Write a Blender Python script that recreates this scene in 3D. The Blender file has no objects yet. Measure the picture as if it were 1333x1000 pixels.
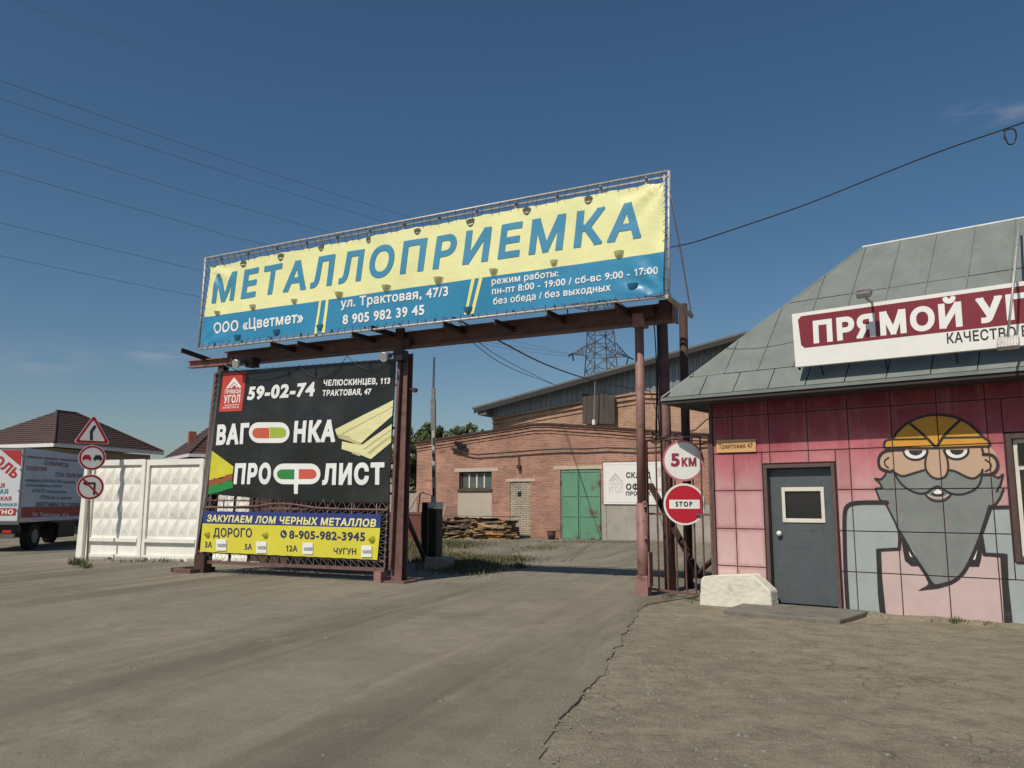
import bpy, math, random
from mathutils import Vector, Matrix, noise as mnoise
from mathutils.geometry import delaunay_2d_cdt, tessellate_polygon

random.seed(7)
S = bpy.context.scene
C = S.collection
R = math.radians
F = 1080.0            # focal length in photo pixels (photo 1333 x 1000)
CXP, CYP = 666.5, 500.0
PITCH = math.atan(155.0 / F)

# ------------------------------------------------------------------ camera
cd = bpy.data.cameras.new('camera')
cam = bpy.data.objects.new('camera', cd)
C.objects.link(cam)
cam.location = (0, 0, 1.6)
cam.rotation_euler = (math.pi / 2 + PITCH, 0, 0)
cd.sensor_fit = 'HORIZONTAL'
cd.sensor_width = 36.0
cd.lens = 36.0 * F / 1333.0
cd.clip_start = 0.1
cd.clip_end = 6000
S.camera = cam

# ------------------------------------------------------------------ light and sky
SUN_DIR = Vector((-0.60, -0.80, 0)).normalized()      # horizontally towards the sun
SUN_EL = R(49)
toS = Vector((SUN_DIR.x * math.cos(SUN_EL), SUN_DIR.y * math.cos(SUN_EL), math.sin(SUN_EL)))
sl = bpy.data.lights.new('sun', 'SUN')
sl.energy = 3.1
sl.angle = R(0.5)
sl.color = (1.0, 0.93, 0.80)
so = bpy.data.objects.new('sun', sl)
C.objects.link(so)
so.rotation_euler = (-toS).to_track_quat('-Z', 'Y').to_euler()

W = bpy.data.worlds.new('World')
S.world = W
W.use_nodes = True
wn = W.node_tree
wn.nodes.clear()
def wnode(t, **k):
    n = wn.nodes.new(t)
    for a, b in k.items():
        setattr(n, a, b)
    return n
sky = wnode('ShaderNodeTexSky')
sky.sky_type = 'NISHITA'
sky.sun_disc = False
sky.sun_elevation = SUN_EL
sky.sun_rotation = math.atan2(SUN_DIR.x, SUN_DIR.y) % (2 * math.pi)
sky.altitude = 100
sky.air_density = 1.0
sky.dust_density = 0.9
sky.ozone_density = 2.0
hsv = wnode('ShaderNodeHueSaturation')
hsv.inputs['Saturation'].default_value = 1.2
hsv.inputs['Hue'].default_value = 0.496
hsv.inputs['Value'].default_value = 1.0
wn.links.new(sky.outputs[0], hsv.inputs['Color'])
# thin cirrus wisps in three directions of the sky
tc = wnode('ShaderNodeTexCoord')
def pixdir(px, py):
    d = Vector(((px - CXP) / F, 1.0, 0)) ; up = -(py - CYP) / F
    v = Vector((d.x, math.cos(PITCH) - up * math.sin(PITCH), math.sin(PITCH) + up * math.cos(PITCH)))
    return v.normalized()
nz = wnode('ShaderNodeTexNoise')
mp = wnode('ShaderNodeMapping')
mp.inputs['Scale'].default_value = (6, 6, 34)
mp.inputs['Rotation'].default_value = (0, R(-14), 0)
wn.links.new(tc.outputs['Generated'], mp.inputs['Vector'])
wn.links.new(mp.outputs[0], nz.inputs['Vector'])
nz.inputs['Scale'].default_value = 1.6
nz.inputs['Detail'].default_value = 6
nz.inputs['Roughness'].default_value = 0.6
total = None
for (px, py, wdt, amt) in ((1262, 148, 0.035, 0.55), (1318, 152, 0.04, 0.5), (205, 462, 0.05, 0.5), (60, 470, 0.09, 0.25)):
    v = pixdir(px, py)
    sub = wnode('ShaderNodeVectorMath', operation='SUBTRACT')
    sub.inputs[1].default_value = v
    wn.links.new(tc.outputs['Generated'], sub.inputs[0])
    scl = wnode('ShaderNodeVectorMath', operation='MULTIPLY')
    scl.inputs[1].default_value = (1, 1, 2.6)
    wn.links.new(sub.outputs[0], scl.inputs[0])
    ln = wnode('ShaderNodeVectorMath', operation='LENGTH')
    wn.links.new(scl.outputs[0], ln.inputs[0])
    mr = wnode('ShaderNodeMapRange')
    mr.interpolation_type = 'SMOOTHSTEP'
    mr.inputs['From Min'].default_value = 0.0
    mr.inputs['From Max'].default_value = wdt
    mr.inputs['To Min'].default_value = amt
    mr.inputs['To Max'].default_value = 0.0
    wn.links.new(ln.outputs['Value'], mr.inputs['Value'])
    if total is None:
        total = mr.outputs[0]
    else:
        ad = wnode('ShaderNodeMath', operation='ADD')
        wn.links.new(total, ad.inputs[0]); wn.links.new(mr.outputs[0], ad.inputs[1])
        total = ad.outputs[0]
nr = wnode('ShaderNodeMapRange')
nr.inputs['From Min'].default_value = 0.42
nr.inputs['From Max'].default_value = 0.72
wn.links.new(nz.outputs['Fac'], nr.inputs['Value'])
mu = wnode('ShaderNodeMath', operation='MULTIPLY')
wn.links.new(total, mu.inputs[0]); wn.links.new(nr.outputs[0], mu.inputs[1])
cmix = wnode('ShaderNodeMix', data_type='RGBA')
wn.links.new(mu.outputs[0], cmix.inputs['Factor'])
wn.links.new(hsv.outputs[0], cmix.inputs['A'])
cmix.inputs['B'].default_value = (6.0, 6.3, 6.8, 1)
bg = wnode('ShaderNodeBackground')
bg.inputs['Strength'].default_value = 0.055
wo = wnode('ShaderNodeOutputWorld')
wn.links.new(cmix.outputs['Result'], bg.inputs['Color'])
wn.links.new(bg.outputs[0], wo.inputs[0])
S.view_settings.view_transform = 'Standard'
S.view_settings.look = 'None'
S.view_settings.exposure = 0.30
S.view_settings.gamma = 1.0
S.view_settings.use_curve_mapping = False

# ------------------------------------------------------------------ pixel -> place helpers
CAMP = Vector((0, 0, 1.6))
def ray(px, py):
    u = -(py - CYP) / F
    return Vector(((px - CXP) / F, math.cos(PITCH) - u * math.sin(PITCH), math.sin(PITCH) + u * math.cos(PITCH)))
def ground(px, py, z=0.0):
    d = ray(px, py)
    return CAMP + d * ((z - 1.6) / d.z)
def atY(px, py, Y):
    d = ray(px, py)
    return CAMP + d * (Y / d.y)

class Fr:
    def __init__(s, o, ang):
        s.o = Vector((o[0], o[1], 0)); s.a = ang
        s.r = Vector((math.cos(ang), math.sin(ang), 0)); s.b = Vector((-math.sin(ang), math.cos(ang), 0))
    def loc(s, w):
        d = w - s.o
        return Vector((d.dot(s.r), d.dot(s.b), d.z))
    def world(s, l):
        return s.o + s.r * l[0] + s.b * l[1] + Vector((0, 0, l[2]))
    def P(s, px, py, y=0.0):
        d = ray(px, py)
        q = s.o + s.b * y
        t = (q - CAMP).dot(s.b) / d.dot(s.b)
        return s.loc(CAMP + d * t)
    def X(s, px, py, x=0.0):                 # on the plane local x = const
        d = ray(px, py)
        q = s.o + s.r * x
        t = (q - CAMP).dot(s.r) / d.dot(s.r)
        return s.loc(CAMP + d * t)
    def G(s, px, py, z=0.0):
        return s.loc(ground(px, py, z))
    def diag(s, px, py, x0, y0):             # on the vertical plane x-x0 = y-y0
        c = s.loc(CAMP); d = ray(px, py)
        dx, dy = d.dot(s.r), d.dot(s.b)
        t = ((c.y - y0) - (c.x - x0)) / (dx - dy)
        return Vector((c.x + t * dx, c.y + t * dy, c.z + t * d.z))
def vpang(vx):
    return math.atan2(-1.0, (CXP - vx) / 1091.0)
BLD = Fr(ground(1110, 798), vpang(-700))
GAT = Fr(ground(838, 775), vpang(-1400))
WH = Fr(ground(757, 702.5), vpang(-1500))
_a, _b = ground(110, 728), ground(252, 731.5)
FEN = Fr(_a, math.atan2(_b.y - _a.y, _b.x - _a.x))
WLD = Fr((0, 0), 0)

# ------------------------------------------------------------------ materials
MATS = {}
def mat(name, col, rough=0.7, metal=0.0, var=0.12, scale=6.0, bump=0.0, bscale=None, dirt=None, dirt_amt=0.0, dscale=2.0,
        dcut=(0.5, 0.7), spec=None, two=None, stretch=None, objc=False):
    """Principled material with noise in its colour and roughness, optional stains and a bump."""
    if name in MATS:
        return MATS[name]
    m = bpy.data.materials.new(name)
    m.use_nodes = True
    nt = m.node_tree; N = nt.nodes; L = nt.links
    bs = N['Principled BSDF']
    tc = N.new('ShaderNodeTexCoord')
    geo = N.new('ShaderNodeNewGeometry')
    vec = tc.outputs['Object'] if objc else geo.outputs['Position']
    if stretch:
        mp = N.new('ShaderNodeMapping')
        mp.inputs['Scale'].default_value = stretch[:3]
        if len(stretch) > 3:
            mp.inputs['Rotation'].default_value = (0, 0, stretch[3])
        L.new(vec, mp.inputs[0]); vec = mp.outputs[0]
    n1 = N.new('ShaderNodeTexNoise')
    n1.inputs['Scale'].default_value = scale
    n1.inputs['Detail'].default_value = 6
    n1.inputs['Roughness'].default_value = 0.65
    L.new(vec, n1.inputs['Vector'])
    rp = N.new('ShaderNodeMapRange')
    rp.inputs['From Min'].default_value = 0.3
    rp.inputs['From Max'].default_value = 0.7
    L.new(n1.outputs['Fac'], rp.inputs['Value'])
    mx = N.new('ShaderNodeMix'); mx.data_type = 'RGBA'
    c1 = tuple(max(0, c * (1 - var)) for c in col); c2 = tuple(min(1, c * (1 + var)) for c in col)
    if two:
        c2 = two
    mx.inputs['A'].default_value = (*c1, 1); mx.inputs['B'].default_value = (*c2, 1)
    L.new(rp.outputs[0], mx.inputs['Factor'])
    out = mx.outputs['Result']
    if dirt:
        n2 = N.new('ShaderNodeTexNoise')
        n2.inputs['Scale'].default_value = dscale
        n2.inputs['Detail'].default_value = 8
        n2.inputs['Roughness'].default_value = 0.7
        L.new(vec, n2.inputs['Vector'])
        r2 = N.new('ShaderNodeMapRange')
        r2.inputs['From Min'].default_value = dcut[0]
        r2.inputs['From Max'].default_value = dcut[1]
        r2.inputs['To Max'].default_value = dirt_amt
        L.new(n2.outputs['Fac'], r2.inputs['Value'])
        m2 = N.new('ShaderNodeMix'); m2.data_type = 'RGBA'
        L.new(r2.outputs[0], m2.inputs['Factor'])
        L.new(out, m2.inputs['A']); m2.inputs['B'].default_value = (*dirt, 1)
        out = m2.outputs['Result']
    L.new(out, bs.inputs['Base Color'])
    rr = N.new('ShaderNodeMapRange')
    rr.inputs['To Min'].default_value = max(0.02, rough - 0.1)
    rr.inputs['To Max'].default_value = min(1, rough + 0.1)
    L.new(n1.outputs['Fac'], rr.inputs['Value'])
    L.new(rr.outputs[0], bs.inputs['Roughness'])
    bs.inputs['Metallic'].default_value = metal
    if spec is not None:
        bs.inputs['Specular IOR Level'].default_value = spec
    if bump:
        n3 = N.new('ShaderNodeTexNoise')
        n3.inputs['Scale'].default_value = bscale or scale * 4
        n3.inputs['Detail'].default_value = 5
        L.new(vec, n3.inputs['Vector'])
        bp = N.new('ShaderNodeBump')
        bp.inputs['Strength'].default_value = 0.9
        bp.inputs['Distance'].default_value = bump
        L.new(n3.outputs['Fac'], bp.inputs['Height'])
        L.new(bp.outputs[0], bs.inputs['Normal'])
    MATS[name] = m
    return m

def brick_mat(name, c1, c2, mortar, bw=0.27, bh=0.085, joint=0.016, patch=None):
    m = bpy.data.materials.new(name); m.use_nodes = True
    N = m.node_tree.nodes; L = m.node_tree.links; bs = N['Principled BSDF']
    tc = N.new('ShaderNodeTexCoord')
    sx = N.new('ShaderNodeSeparateXYZ'); L.new(tc.outputs['Object'], sx.inputs[0])
    ad = N.new('ShaderNodeMath'); ad.operation = 'ADD'; L.new(sx.outputs[0], ad.inputs[0]); L.new(sx.outputs[1], ad.inputs[1])
    cb = N.new('ShaderNodeCombineXYZ'); L.new(ad.outputs[0], cb.inputs[0]); L.new(sx.outputs[2], cb.inputs[1])
    bt = N.new('ShaderNodeTexBrick')
    bt.inputs['Color1'].default_value = (*c1, 1); bt.inputs['Color2'].default_value = (*c2, 1)
    bt.inputs['Mortar'].default_value = (*mortar, 1)
    bt.inputs['Scale'].default_value = 1.0
    bt.inputs['Brick Width'].default_value = bw; bt.inputs['Row Height'].default_value = bh
    bt.inputs['Mortar Size'].default_value = joint
    bt.inputs['Mortar Smooth'].default_value = 0.3
    L.new(cb.outputs[0], bt.inputs['Vector'])
    n1 = N.new('ShaderNodeTexNoise'); n1.inputs['Scale'].default_value = 0.7; n1.inputs['Detail'].default_value = 8
    n1.inputs['Roughness'].default_value = 0.7
    L.new(tc.outputs['Object'], n1.inputs['Vector'])
    r1 = N.new('ShaderNodeMapRange'); r1.inputs['From Min'].default_value = 0.3; r1.inputs['From Max'].default_value = 0.7
    r1.inputs['To Min'].default_value = 0.58; r1.inputs['To Max'].default_value = 1.22
    L.new(n1.outputs['Fac'], r1.inputs['Value'])
    mm = N.new('ShaderNodeMix'); mm.data_type = 'RGBA'; mm.blend_type = 'MULTIPLY'; mm.inputs['Factor'].default_value = 1
    L.new(bt.outputs['Color'], mm.inputs['A']); L.new(r1.outputs[0], mm.inputs['B'])
    # pale efflorescence patches and dark weathered ones
    n2 = N.new('ShaderNodeTexNoise'); n2.inputs['Scale'].default_value = 1.6; n2.inputs['Detail'].default_value = 9
    n2.inputs['Roughness'].default_value = 0.75
    mp = N.new('ShaderNodeMapping'); mp.inputs['Scale'].default_value = (0.6, 0.6, 2.2); mp.inputs['Location'].default_value = (3, 1, 7)
    L.new(tc.outputs['Object'], mp.inputs[0]); L.new(mp.outputs[0], n2.inputs['Vector'])
    r2 = N.new('ShaderNodeMapRange'); r2.inputs['From Min'].default_value = 0.55; r2.inputs['From Max'].default_value = 0.70
    r2.inputs['To Max'].default_value = 0.6
    L.new(n2.outputs['Fac'], r2.inputs['Value'])
    m2 = N.new('ShaderNodeMix'); m2.data_type = 'RGBA'; L.new(r2.outputs[0], m2.inputs['Factor'])
    L.new(mm.outputs['Result'], m2.inputs['A']); m2.inputs['B'].default_value = (*(patch or (0.5, 0.36, 0.28)), 1)
    r3 = N.new('ShaderNodeMapRange'); r3.inputs['From Min'].default_value = 0.42; r3.inputs['From Max'].default_value = 0.3
    r3.inputs['To Max'].default_value = 0.75
    L.new(n2.outputs['Fac'], r3.inputs['Value'])
    m3 = N.new('ShaderNodeMix'); m3.data_type = 'RGBA'; L.new(r3.outputs[0], m3.inputs['Factor'])
    L.new(m2.outputs['Result'], m3.inputs['A']); m3.inputs['B'].default_value = (c1[0] * .45, c1[1] * .45, c1[2] * .5, 1)
    L.new(m3.outputs['Result'], bs.inputs['Base Color'])
    bs.inputs['Roughness'].default_value = 0.9
    bp = N.new('ShaderNodeBump'); bp.inputs['Distance'].default_value = 0.012; bp.inputs['Strength'].default_value = 0.8
    iv = N.new('ShaderNodeMath'); iv.operation = 'SUBTRACT'; iv.inputs[0].default_value = 1
    L.new(bt.outputs['Fac'], iv.inputs[1]); L.new(iv.outputs[0], bp.inputs['Height'])
    L.new(bp.outputs[0], bs.inputs['Normal'])
    MATS[name] = m
    return m

RUST = (0.09, 0.03, 0.015)
mat('rusty_paint', (0.16, 0.085, 0.075), 0.65, 0, 0.22, 5, 0.002, 30, dirt=RUST, dirt_amt=0.7, dscale=4, dcut=(0.5, 0.66))
mat('pink_paint', (0.27, 0.14, 0.125), 0.6, 0, 0.15, 5, 0.002, 30, dirt=RUST, dirt_amt=0.7, dscale=4, dcut=(0.56, 0.68))
mat('dark_rust', (0.06, 0.03, 0.024), 0.75, 0, 0.3, 8, 0.002, 40)
mat('black_metal', (0.012, 0.012, 0.013), 0.5, 0, 0.3, 8)
mat('galv', (0.36, 0.35, 0.34), 0.45, 0.6, 0.15, 9)
mat('white_frame', (0.5, 0.48, 0.46), 0.5, 0.2, 0.15, 9, dirt=RUST, dirt_amt=0.5, dscale=6, dcut=(0.58, 0.7))
mat('black_cable', (0.012, 0.012, 0.014), 0.6)
mat('vinyl_yellow', (0.80, 0.79, 0.40), 0.42, 0, 0.03, 0.6, 0.03, 1.6, dirt=(0.58, 0.56, 0.30), dirt_amt=0.45, dscale=1.2, dcut=(.55, .8), objc=True)
mat('vinyl_blue', (0.035, 0.235, 0.42), 0.36, 0, 0.10, 0.8, 0.03, 1.6, objc=True)
mat('print_blue', (0.055, 0.255, 0.42), 0.42, 0, 0.04, 1, objc=True)
mat('print_white', (0.78, 0.79, 0.78), 0.5, 0, 0.03, 2)
mat('print_yellow', (0.80, 0.77, 0.30), 0.5, 0, 0.03, 2)
mat('vinyl_black', (0.017, 0.019, 0.018), 0.34, 0, 0.25, 1.0, 0.03, 1.4, dirt=(0.06, 0.058, 0.05), dirt_amt=0.5, dscale=1, dcut=(.5, .8), objc=True)
mat('print_red', (0.50, 0.055, 0.04), 0.5, 0, 0.05, 2)
mat('print_pill_red', (0.55, 0.10, 0.055), 0.5, 0, 0.03, 2)
mat('print_pill_lime', (0.33, 0.45, 0.05), 0.5, 0, 0.03, 2)
mat('print_pill_green', (0.03, 0.22, 0.05), 0.5, 0, 0.03, 2)
mat('print_wood', (0.70, 0.67, 0.36), 0.5, 0, 0.12, 3, stretch=(1, 1, 9, 0.5))
mat('print_wood_dark', (0.50, 0.46, 0.22), 0.5, 0, 0.12, 3)
mat('print_roof_yellow', (0.60, 0.56, 0.04), 0.5, 0, 0.1, 3)
mat('print_roof_brown', (0.30, 0.09, 0.035), 0.5, 0, 0.1, 3)
mat('print_roof_green', (0.02, 0.25, 0.06), 0.5, 0, 0.1, 3)
mat('price_yellow', (0.66, 0.60, 0.055), 0.42, 0, 0.04, 1, 0.006, 2, objc=True)
mat('price_blue', (0.03, 0.045, 0.2), 0.45, 0, 0.06, 1)
mat('price_ink', (0.03, 0.035, 0.10), 0.5)
mat('paper', (0.78, 0.78, 0.76), 0.7, 0, 0.04, 4)
mat('ink', (0.02, 0.02, 0.025), 0.6)
mat('sign_white', (0.78, 0.77, 0.74), 0.4, 0, 0.04, 3, dirt=(0.5, 0.47, 0.42), dirt_amt=0.3, dscale=3, dcut=(.55, .8))
mat('sign_maroon', (0.20, 0.018, 0.03), 0.42, 0, 0.08, 3)
mat('sign_red', (0.46, 0.012, 0.03), 0.35, 0, 0.06, 3)
mat('sign_pink_ring', (0.50, 0.16, 0.22), 0.4, 0, 0.08, 3)
mat('sign_back', (0.32, 0.32, 0.32), 0.5, 0.5, 0.1, 5)
mat('concrete_white', (0.76, 0.745, 0.69), 0.85, 0, 0.06, 2.5, 0.004, 30, dirt=(0.36, 0.32, 0.26), dirt_amt=0.55, dscale=1.3, dcut=(.54, .8))
mat('concrete_grey', (0.36, 0.335, 0.29), 0.9, 0, 0.18, 3, 0.006, 25, dirt=(0.13, 0.12, 0.10), dirt_amt=0.6, dscale=1.5)
mat('whitewash', (0.66, 0.63, 0.53), 0.9, 0, 0.07, 5, 0.01, 9, dirt=(0.34, 0.31, 0.25), dirt_amt=0.8, dscale=4, dcut=(.6, .72))
mat('plaster', (0.46, 0.40, 0.32), 0.9, 0, 0.1, 2, 0.004, 20, dirt=(0.3, 0.26, 0.2), dirt_amt=0.5, dscale=1)
mat('roof_paint', (0.19, 0.214, 0.196), 0.5, 0.05, 0.12, 0.9, 0.010, 1.3, dirt=(0.15, 0.12, 0.085), dirt_amt=0.5, dscale=1.2, dcut=(.54, .75), stretch=(3, 3, .8))
mat('roof_seam', (0.05, 0.055, 0.05), 0.7)
mat('roof_ridge', (0.55, 0.56, 0.54), 0.45, 0.1)
mat('joint_red', (0.045, 0.008, 0.012), 0.7, 0, 0.3, 5)
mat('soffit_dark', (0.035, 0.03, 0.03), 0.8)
mat('door_grey', (0.082, 0.095, 0.104), 0.48, 0, 0.10, 2.2, 0.003, 10, dirt=(0.035, 0.036, 0.038), dirt_amt=0.6, dscale=3, dcut=(.58, .7))
mat('door_frame', (0.10, 0.07, 0.062), 0.65, 0, 0.25, 7)
mat('cream_frame', (0.66, 0.63, 0.55), 0.6, 0, 0.08, 8, dirt=(0.3, 0.26, 0.2), dirt_amt=0.6, dscale=7, dcut=(.58, .7))
mat('brown_frame', (0.075, 0.045, 0.04), 0.6, 0, 0.2, 8)
mat('knob_white', (0.8, 0.8, 0.78), 0.2)
mat('curtain', (0.42, 0.42, 0.38), 0.8, 0, 0.08, 4)
mat('corrugated', (0.25, 0.28, 0.30), 0.5, 0.3, 0.15, 1.2, dirt=(0.13, 0.12, 0.12), dirt_amt=0.5, dscale=1, stretch=(4, 4, 0.5))
mat('slate_roof', (0.13, 0.135, 0.13), 0.8, 0, 0.2, 2)
mat('green_door', (0.115, 0.27, 0.175), 0.55, 0, 0.10, 1.5, 0.003, 10, dirt=(0.13, 0.055, 0.035), dirt_amt=0.9, dscale=.95, dcut=(.57, .64))
mat('old_wood', (0.075, 0.06, 0.05), 0.85, 0, 0.4, 5, 0.004, 20, stretch=(1, 1, 0.15))
mat('board_grey', (0.13, 0.10, 0.075), 0.9, 0, 0.4, 6, 0.003, 30)
mat('board_dark', (0.06, 0.042, 0.03), 0.9, 0, 0.4, 6, 0.003, 30)
mat('board_orange', (0.36, 0.20, 0.07), 0.85, 0, 0.35, 6, 0.003, 30)
mat('board_tan', (0.28, 0.19, 0.10), 0.85, 0, 0.35, 6, 0.003, 30)
mat('stick_wood', (0.42, 0.34, 0.24), 0.8, 0, 0.2, 6)
mat('red_container', (0.13, 0.045, 0.035), 0.75, 0, 0.2, 3, dirt=(0.07, 0.05, 0.04), dirt_amt=0.6, dscale=2)
mat('house_roof', (0.085, 0.05, 0.042), 0.6, 0, 0.15, 2, dirt=(0.06, 0.035, 0.03), dirt_amt=0.5, dscale=0.8)
mat('house_wall', (0.33, 0.28, 0.22), 0.85, 0, 0.08, 2)
mat('house_wall_dark', (0.14, 0.07, 0.055), 0.85, 0, 0.1, 2)
mat('white_trim', (0.72, 0.71, 0.68), 0.5)
mat('chimney_brick', (0.28, 0.10, 0.06), 0.85, 0, 0.2, 9)
mat('truck_white', (0.62, 0.64, 0.66), 0.4, 0, 0.04, 1.5, dirt=(0.35, 0.33, 0.3), dirt_amt=0.4, dscale=1.2)
mat('truck_grey', (0.58, 0.64, 0.72), 0.4, 0, 0.04, 1.5, dirt=(0.3, 0.3, 0.3), dirt_amt=0.4, dscale=1.2)
mat('truck_teal', (0.03, 0.22, 0.30), 0.5)
mat('truck_red', (0.40, 0.03, 0.035), 0.45)
mat('tyre', (0.015, 0.015, 0.015), 0.85, 0, 0.2, 9)
mat('steel', (0.2, 0.2, 0.21), 0.4, 0.8)
mat('lamp_red', (0.5, 0.02, 0.02), 0.3)
mat('pylon_steel', (0.10, 0.11, 0.12), 0.6, 0.3)
mat('bark', (0.06, 0.045, 0.032), 0.9, 0, 0.3, 9, 0.01)
mat('leaf_a', (0.085, 0.11, 0.035), 0.7, 0, 0.3, 0.8)
mat('leaf_b', (0.125, 0.155, 0.055), 0.7, 0, 0.3, 0.8)
mat('leaf_c', (0.17, 0.195, 0.095), 0.7, 0, 0.3, 0.8)
mat('grass_dry', (0.20, 0.17, 0.085), 0.85, 0, 0.3, 2)
mat('grass_a', (0.085, 0.09, 0.04), 0.8, 0, 0.35, 1.5)
mat('hazy_glass', (0.10, 0.115, 0.11), 0.25, 0, 0.3, 2)
mat('clod', (0.14, 0.127, 0.105), 0.9, 0, 0.25, 20)
mat('stone', (0.20, 0.185, 0.16), 0.9, 0, 0.25, 20)
mat('skin', (0.50, 0.34, 0.235), 0.7, 0, 0.05, 5)
mat('mural_black', (0.022, 0.018, 0.02), 0.65, 0, 0.3, 12, dirt=(0.09, 0.07, 0.07), dirt_amt=0.6, dscale=9, dcut=(.55, .75))
mat('mural_orange', (0.60, 0.30, 0.035), 0.65, 0, 0.10, 4)
mat('mural_beard', (0.185, 0.205, 0.195), 0.7, 0, 0.12, 3, dirt=(0.26, 0.27, 0.25), dirt_amt=0.6, dscale=5, dcut=(.5, .75))
mat('mural_coat', (0.32, 0.36, 0.365), 0.7, 0, 0.08, 3, dirt=(0.42, 0.40, 0.39), dirt_amt=0.6, dscale=4, dcut=(.5, .75))
mat('mural_white', (0.75, 0.76, 0.75), 0.7, 0, 0.04, 3)
mat('mural_pink', (0.53, 0.40, 0.385), 0.7, 0, 0.06, 3, dirt=(0.40, 0.27, 0.27), dirt_amt=0.4, dscale=4, dcut=(.5, .75))
mat('plate_orange', (0.62, 0.36, 0.16), 0.5, 0, 0.1, 4)
mat('concrete_step', (0.17, 0.155, 0.13), 0.92, 0, 0.25, 4, 0.01, 20, dirt=(0.1, 0.09, 0.075), dirt_amt=0.7, dscale=3)
mat('flap_shade_paint', (0.09, 0.09, 0.075), 0.8)  # dark tone painting the shade inside the flap openings
mat('lintel', (0.50, 0.42, 0.33), 0.85, 0, 0.12, 4)
mat('plate_ink', (0.16, 0.05, 0.02), 0.5)
mat('logo_pink', (0.60, 0.50, 0.46), 0.5)
mat('glass_lamp', (0.5, 0.52, 0.52), 0.15, 0.3)
brick_mat('brick_red', (0.34, 0.135, 0.09), (0.47, 0.21, 0.145), (0.42, 0.32, 0.25))
brick_mat('brick_hall', (0.42, 0.205, 0.12), (0.53, 0.29, 0.18), (0.46, 0.36, 0.27))
brick_mat('brick_white', (0.45, 0.38, 0.30), (0.56, 0.50, 0.40), (0.22, 0.17, 0.13), patch=(0.42, 0.25, 0.19))

def glass_mat():
    m = bpy.data.materials.new('dark_glass'); m.use_nodes = True
    b = m.node_tree.nodes['Principled BSDF']
    b.inputs['Base Color'].default_value = (0.02, 0.022, 0.025, 1); b.inputs['Roughness'].default_value = 0.08
    b.inputs['Specular IOR Level'].default_value = 0.6
    MATS['dark_glass'] = m
glass_mat()
def clear_glass():
    m = bpy.data.materials.new('clear_glass'); m.use_nodes = True
    N = m.node_tree.nodes; L = m.node_tree.links
    N.remove(N['Principled BSDF'])
    tr = N.new('ShaderNodeBsdfTransparent'); tr.inputs[0].default_value = (0.8, 0.83, 0.82, 1)
    gl = N.new('ShaderNodeBsdfGlossy'); gl.inputs['Roughness'].default_value = 0.03
    fr = N.new('ShaderNodeFresnel'); fr.inputs[0].default_value = 1.5
    mx = N.new('ShaderNodeMixShader')
    L.new(fr.outputs[0], mx.inputs[0]); L.new(tr.outputs[0], mx.inputs[1]); L.new(gl.outputs[0], mx.inputs[2])
    L.new(mx.outputs[0], N['Material Output'].inputs[0])
    MATS['clear_glass'] = m
clear_glass()

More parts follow.
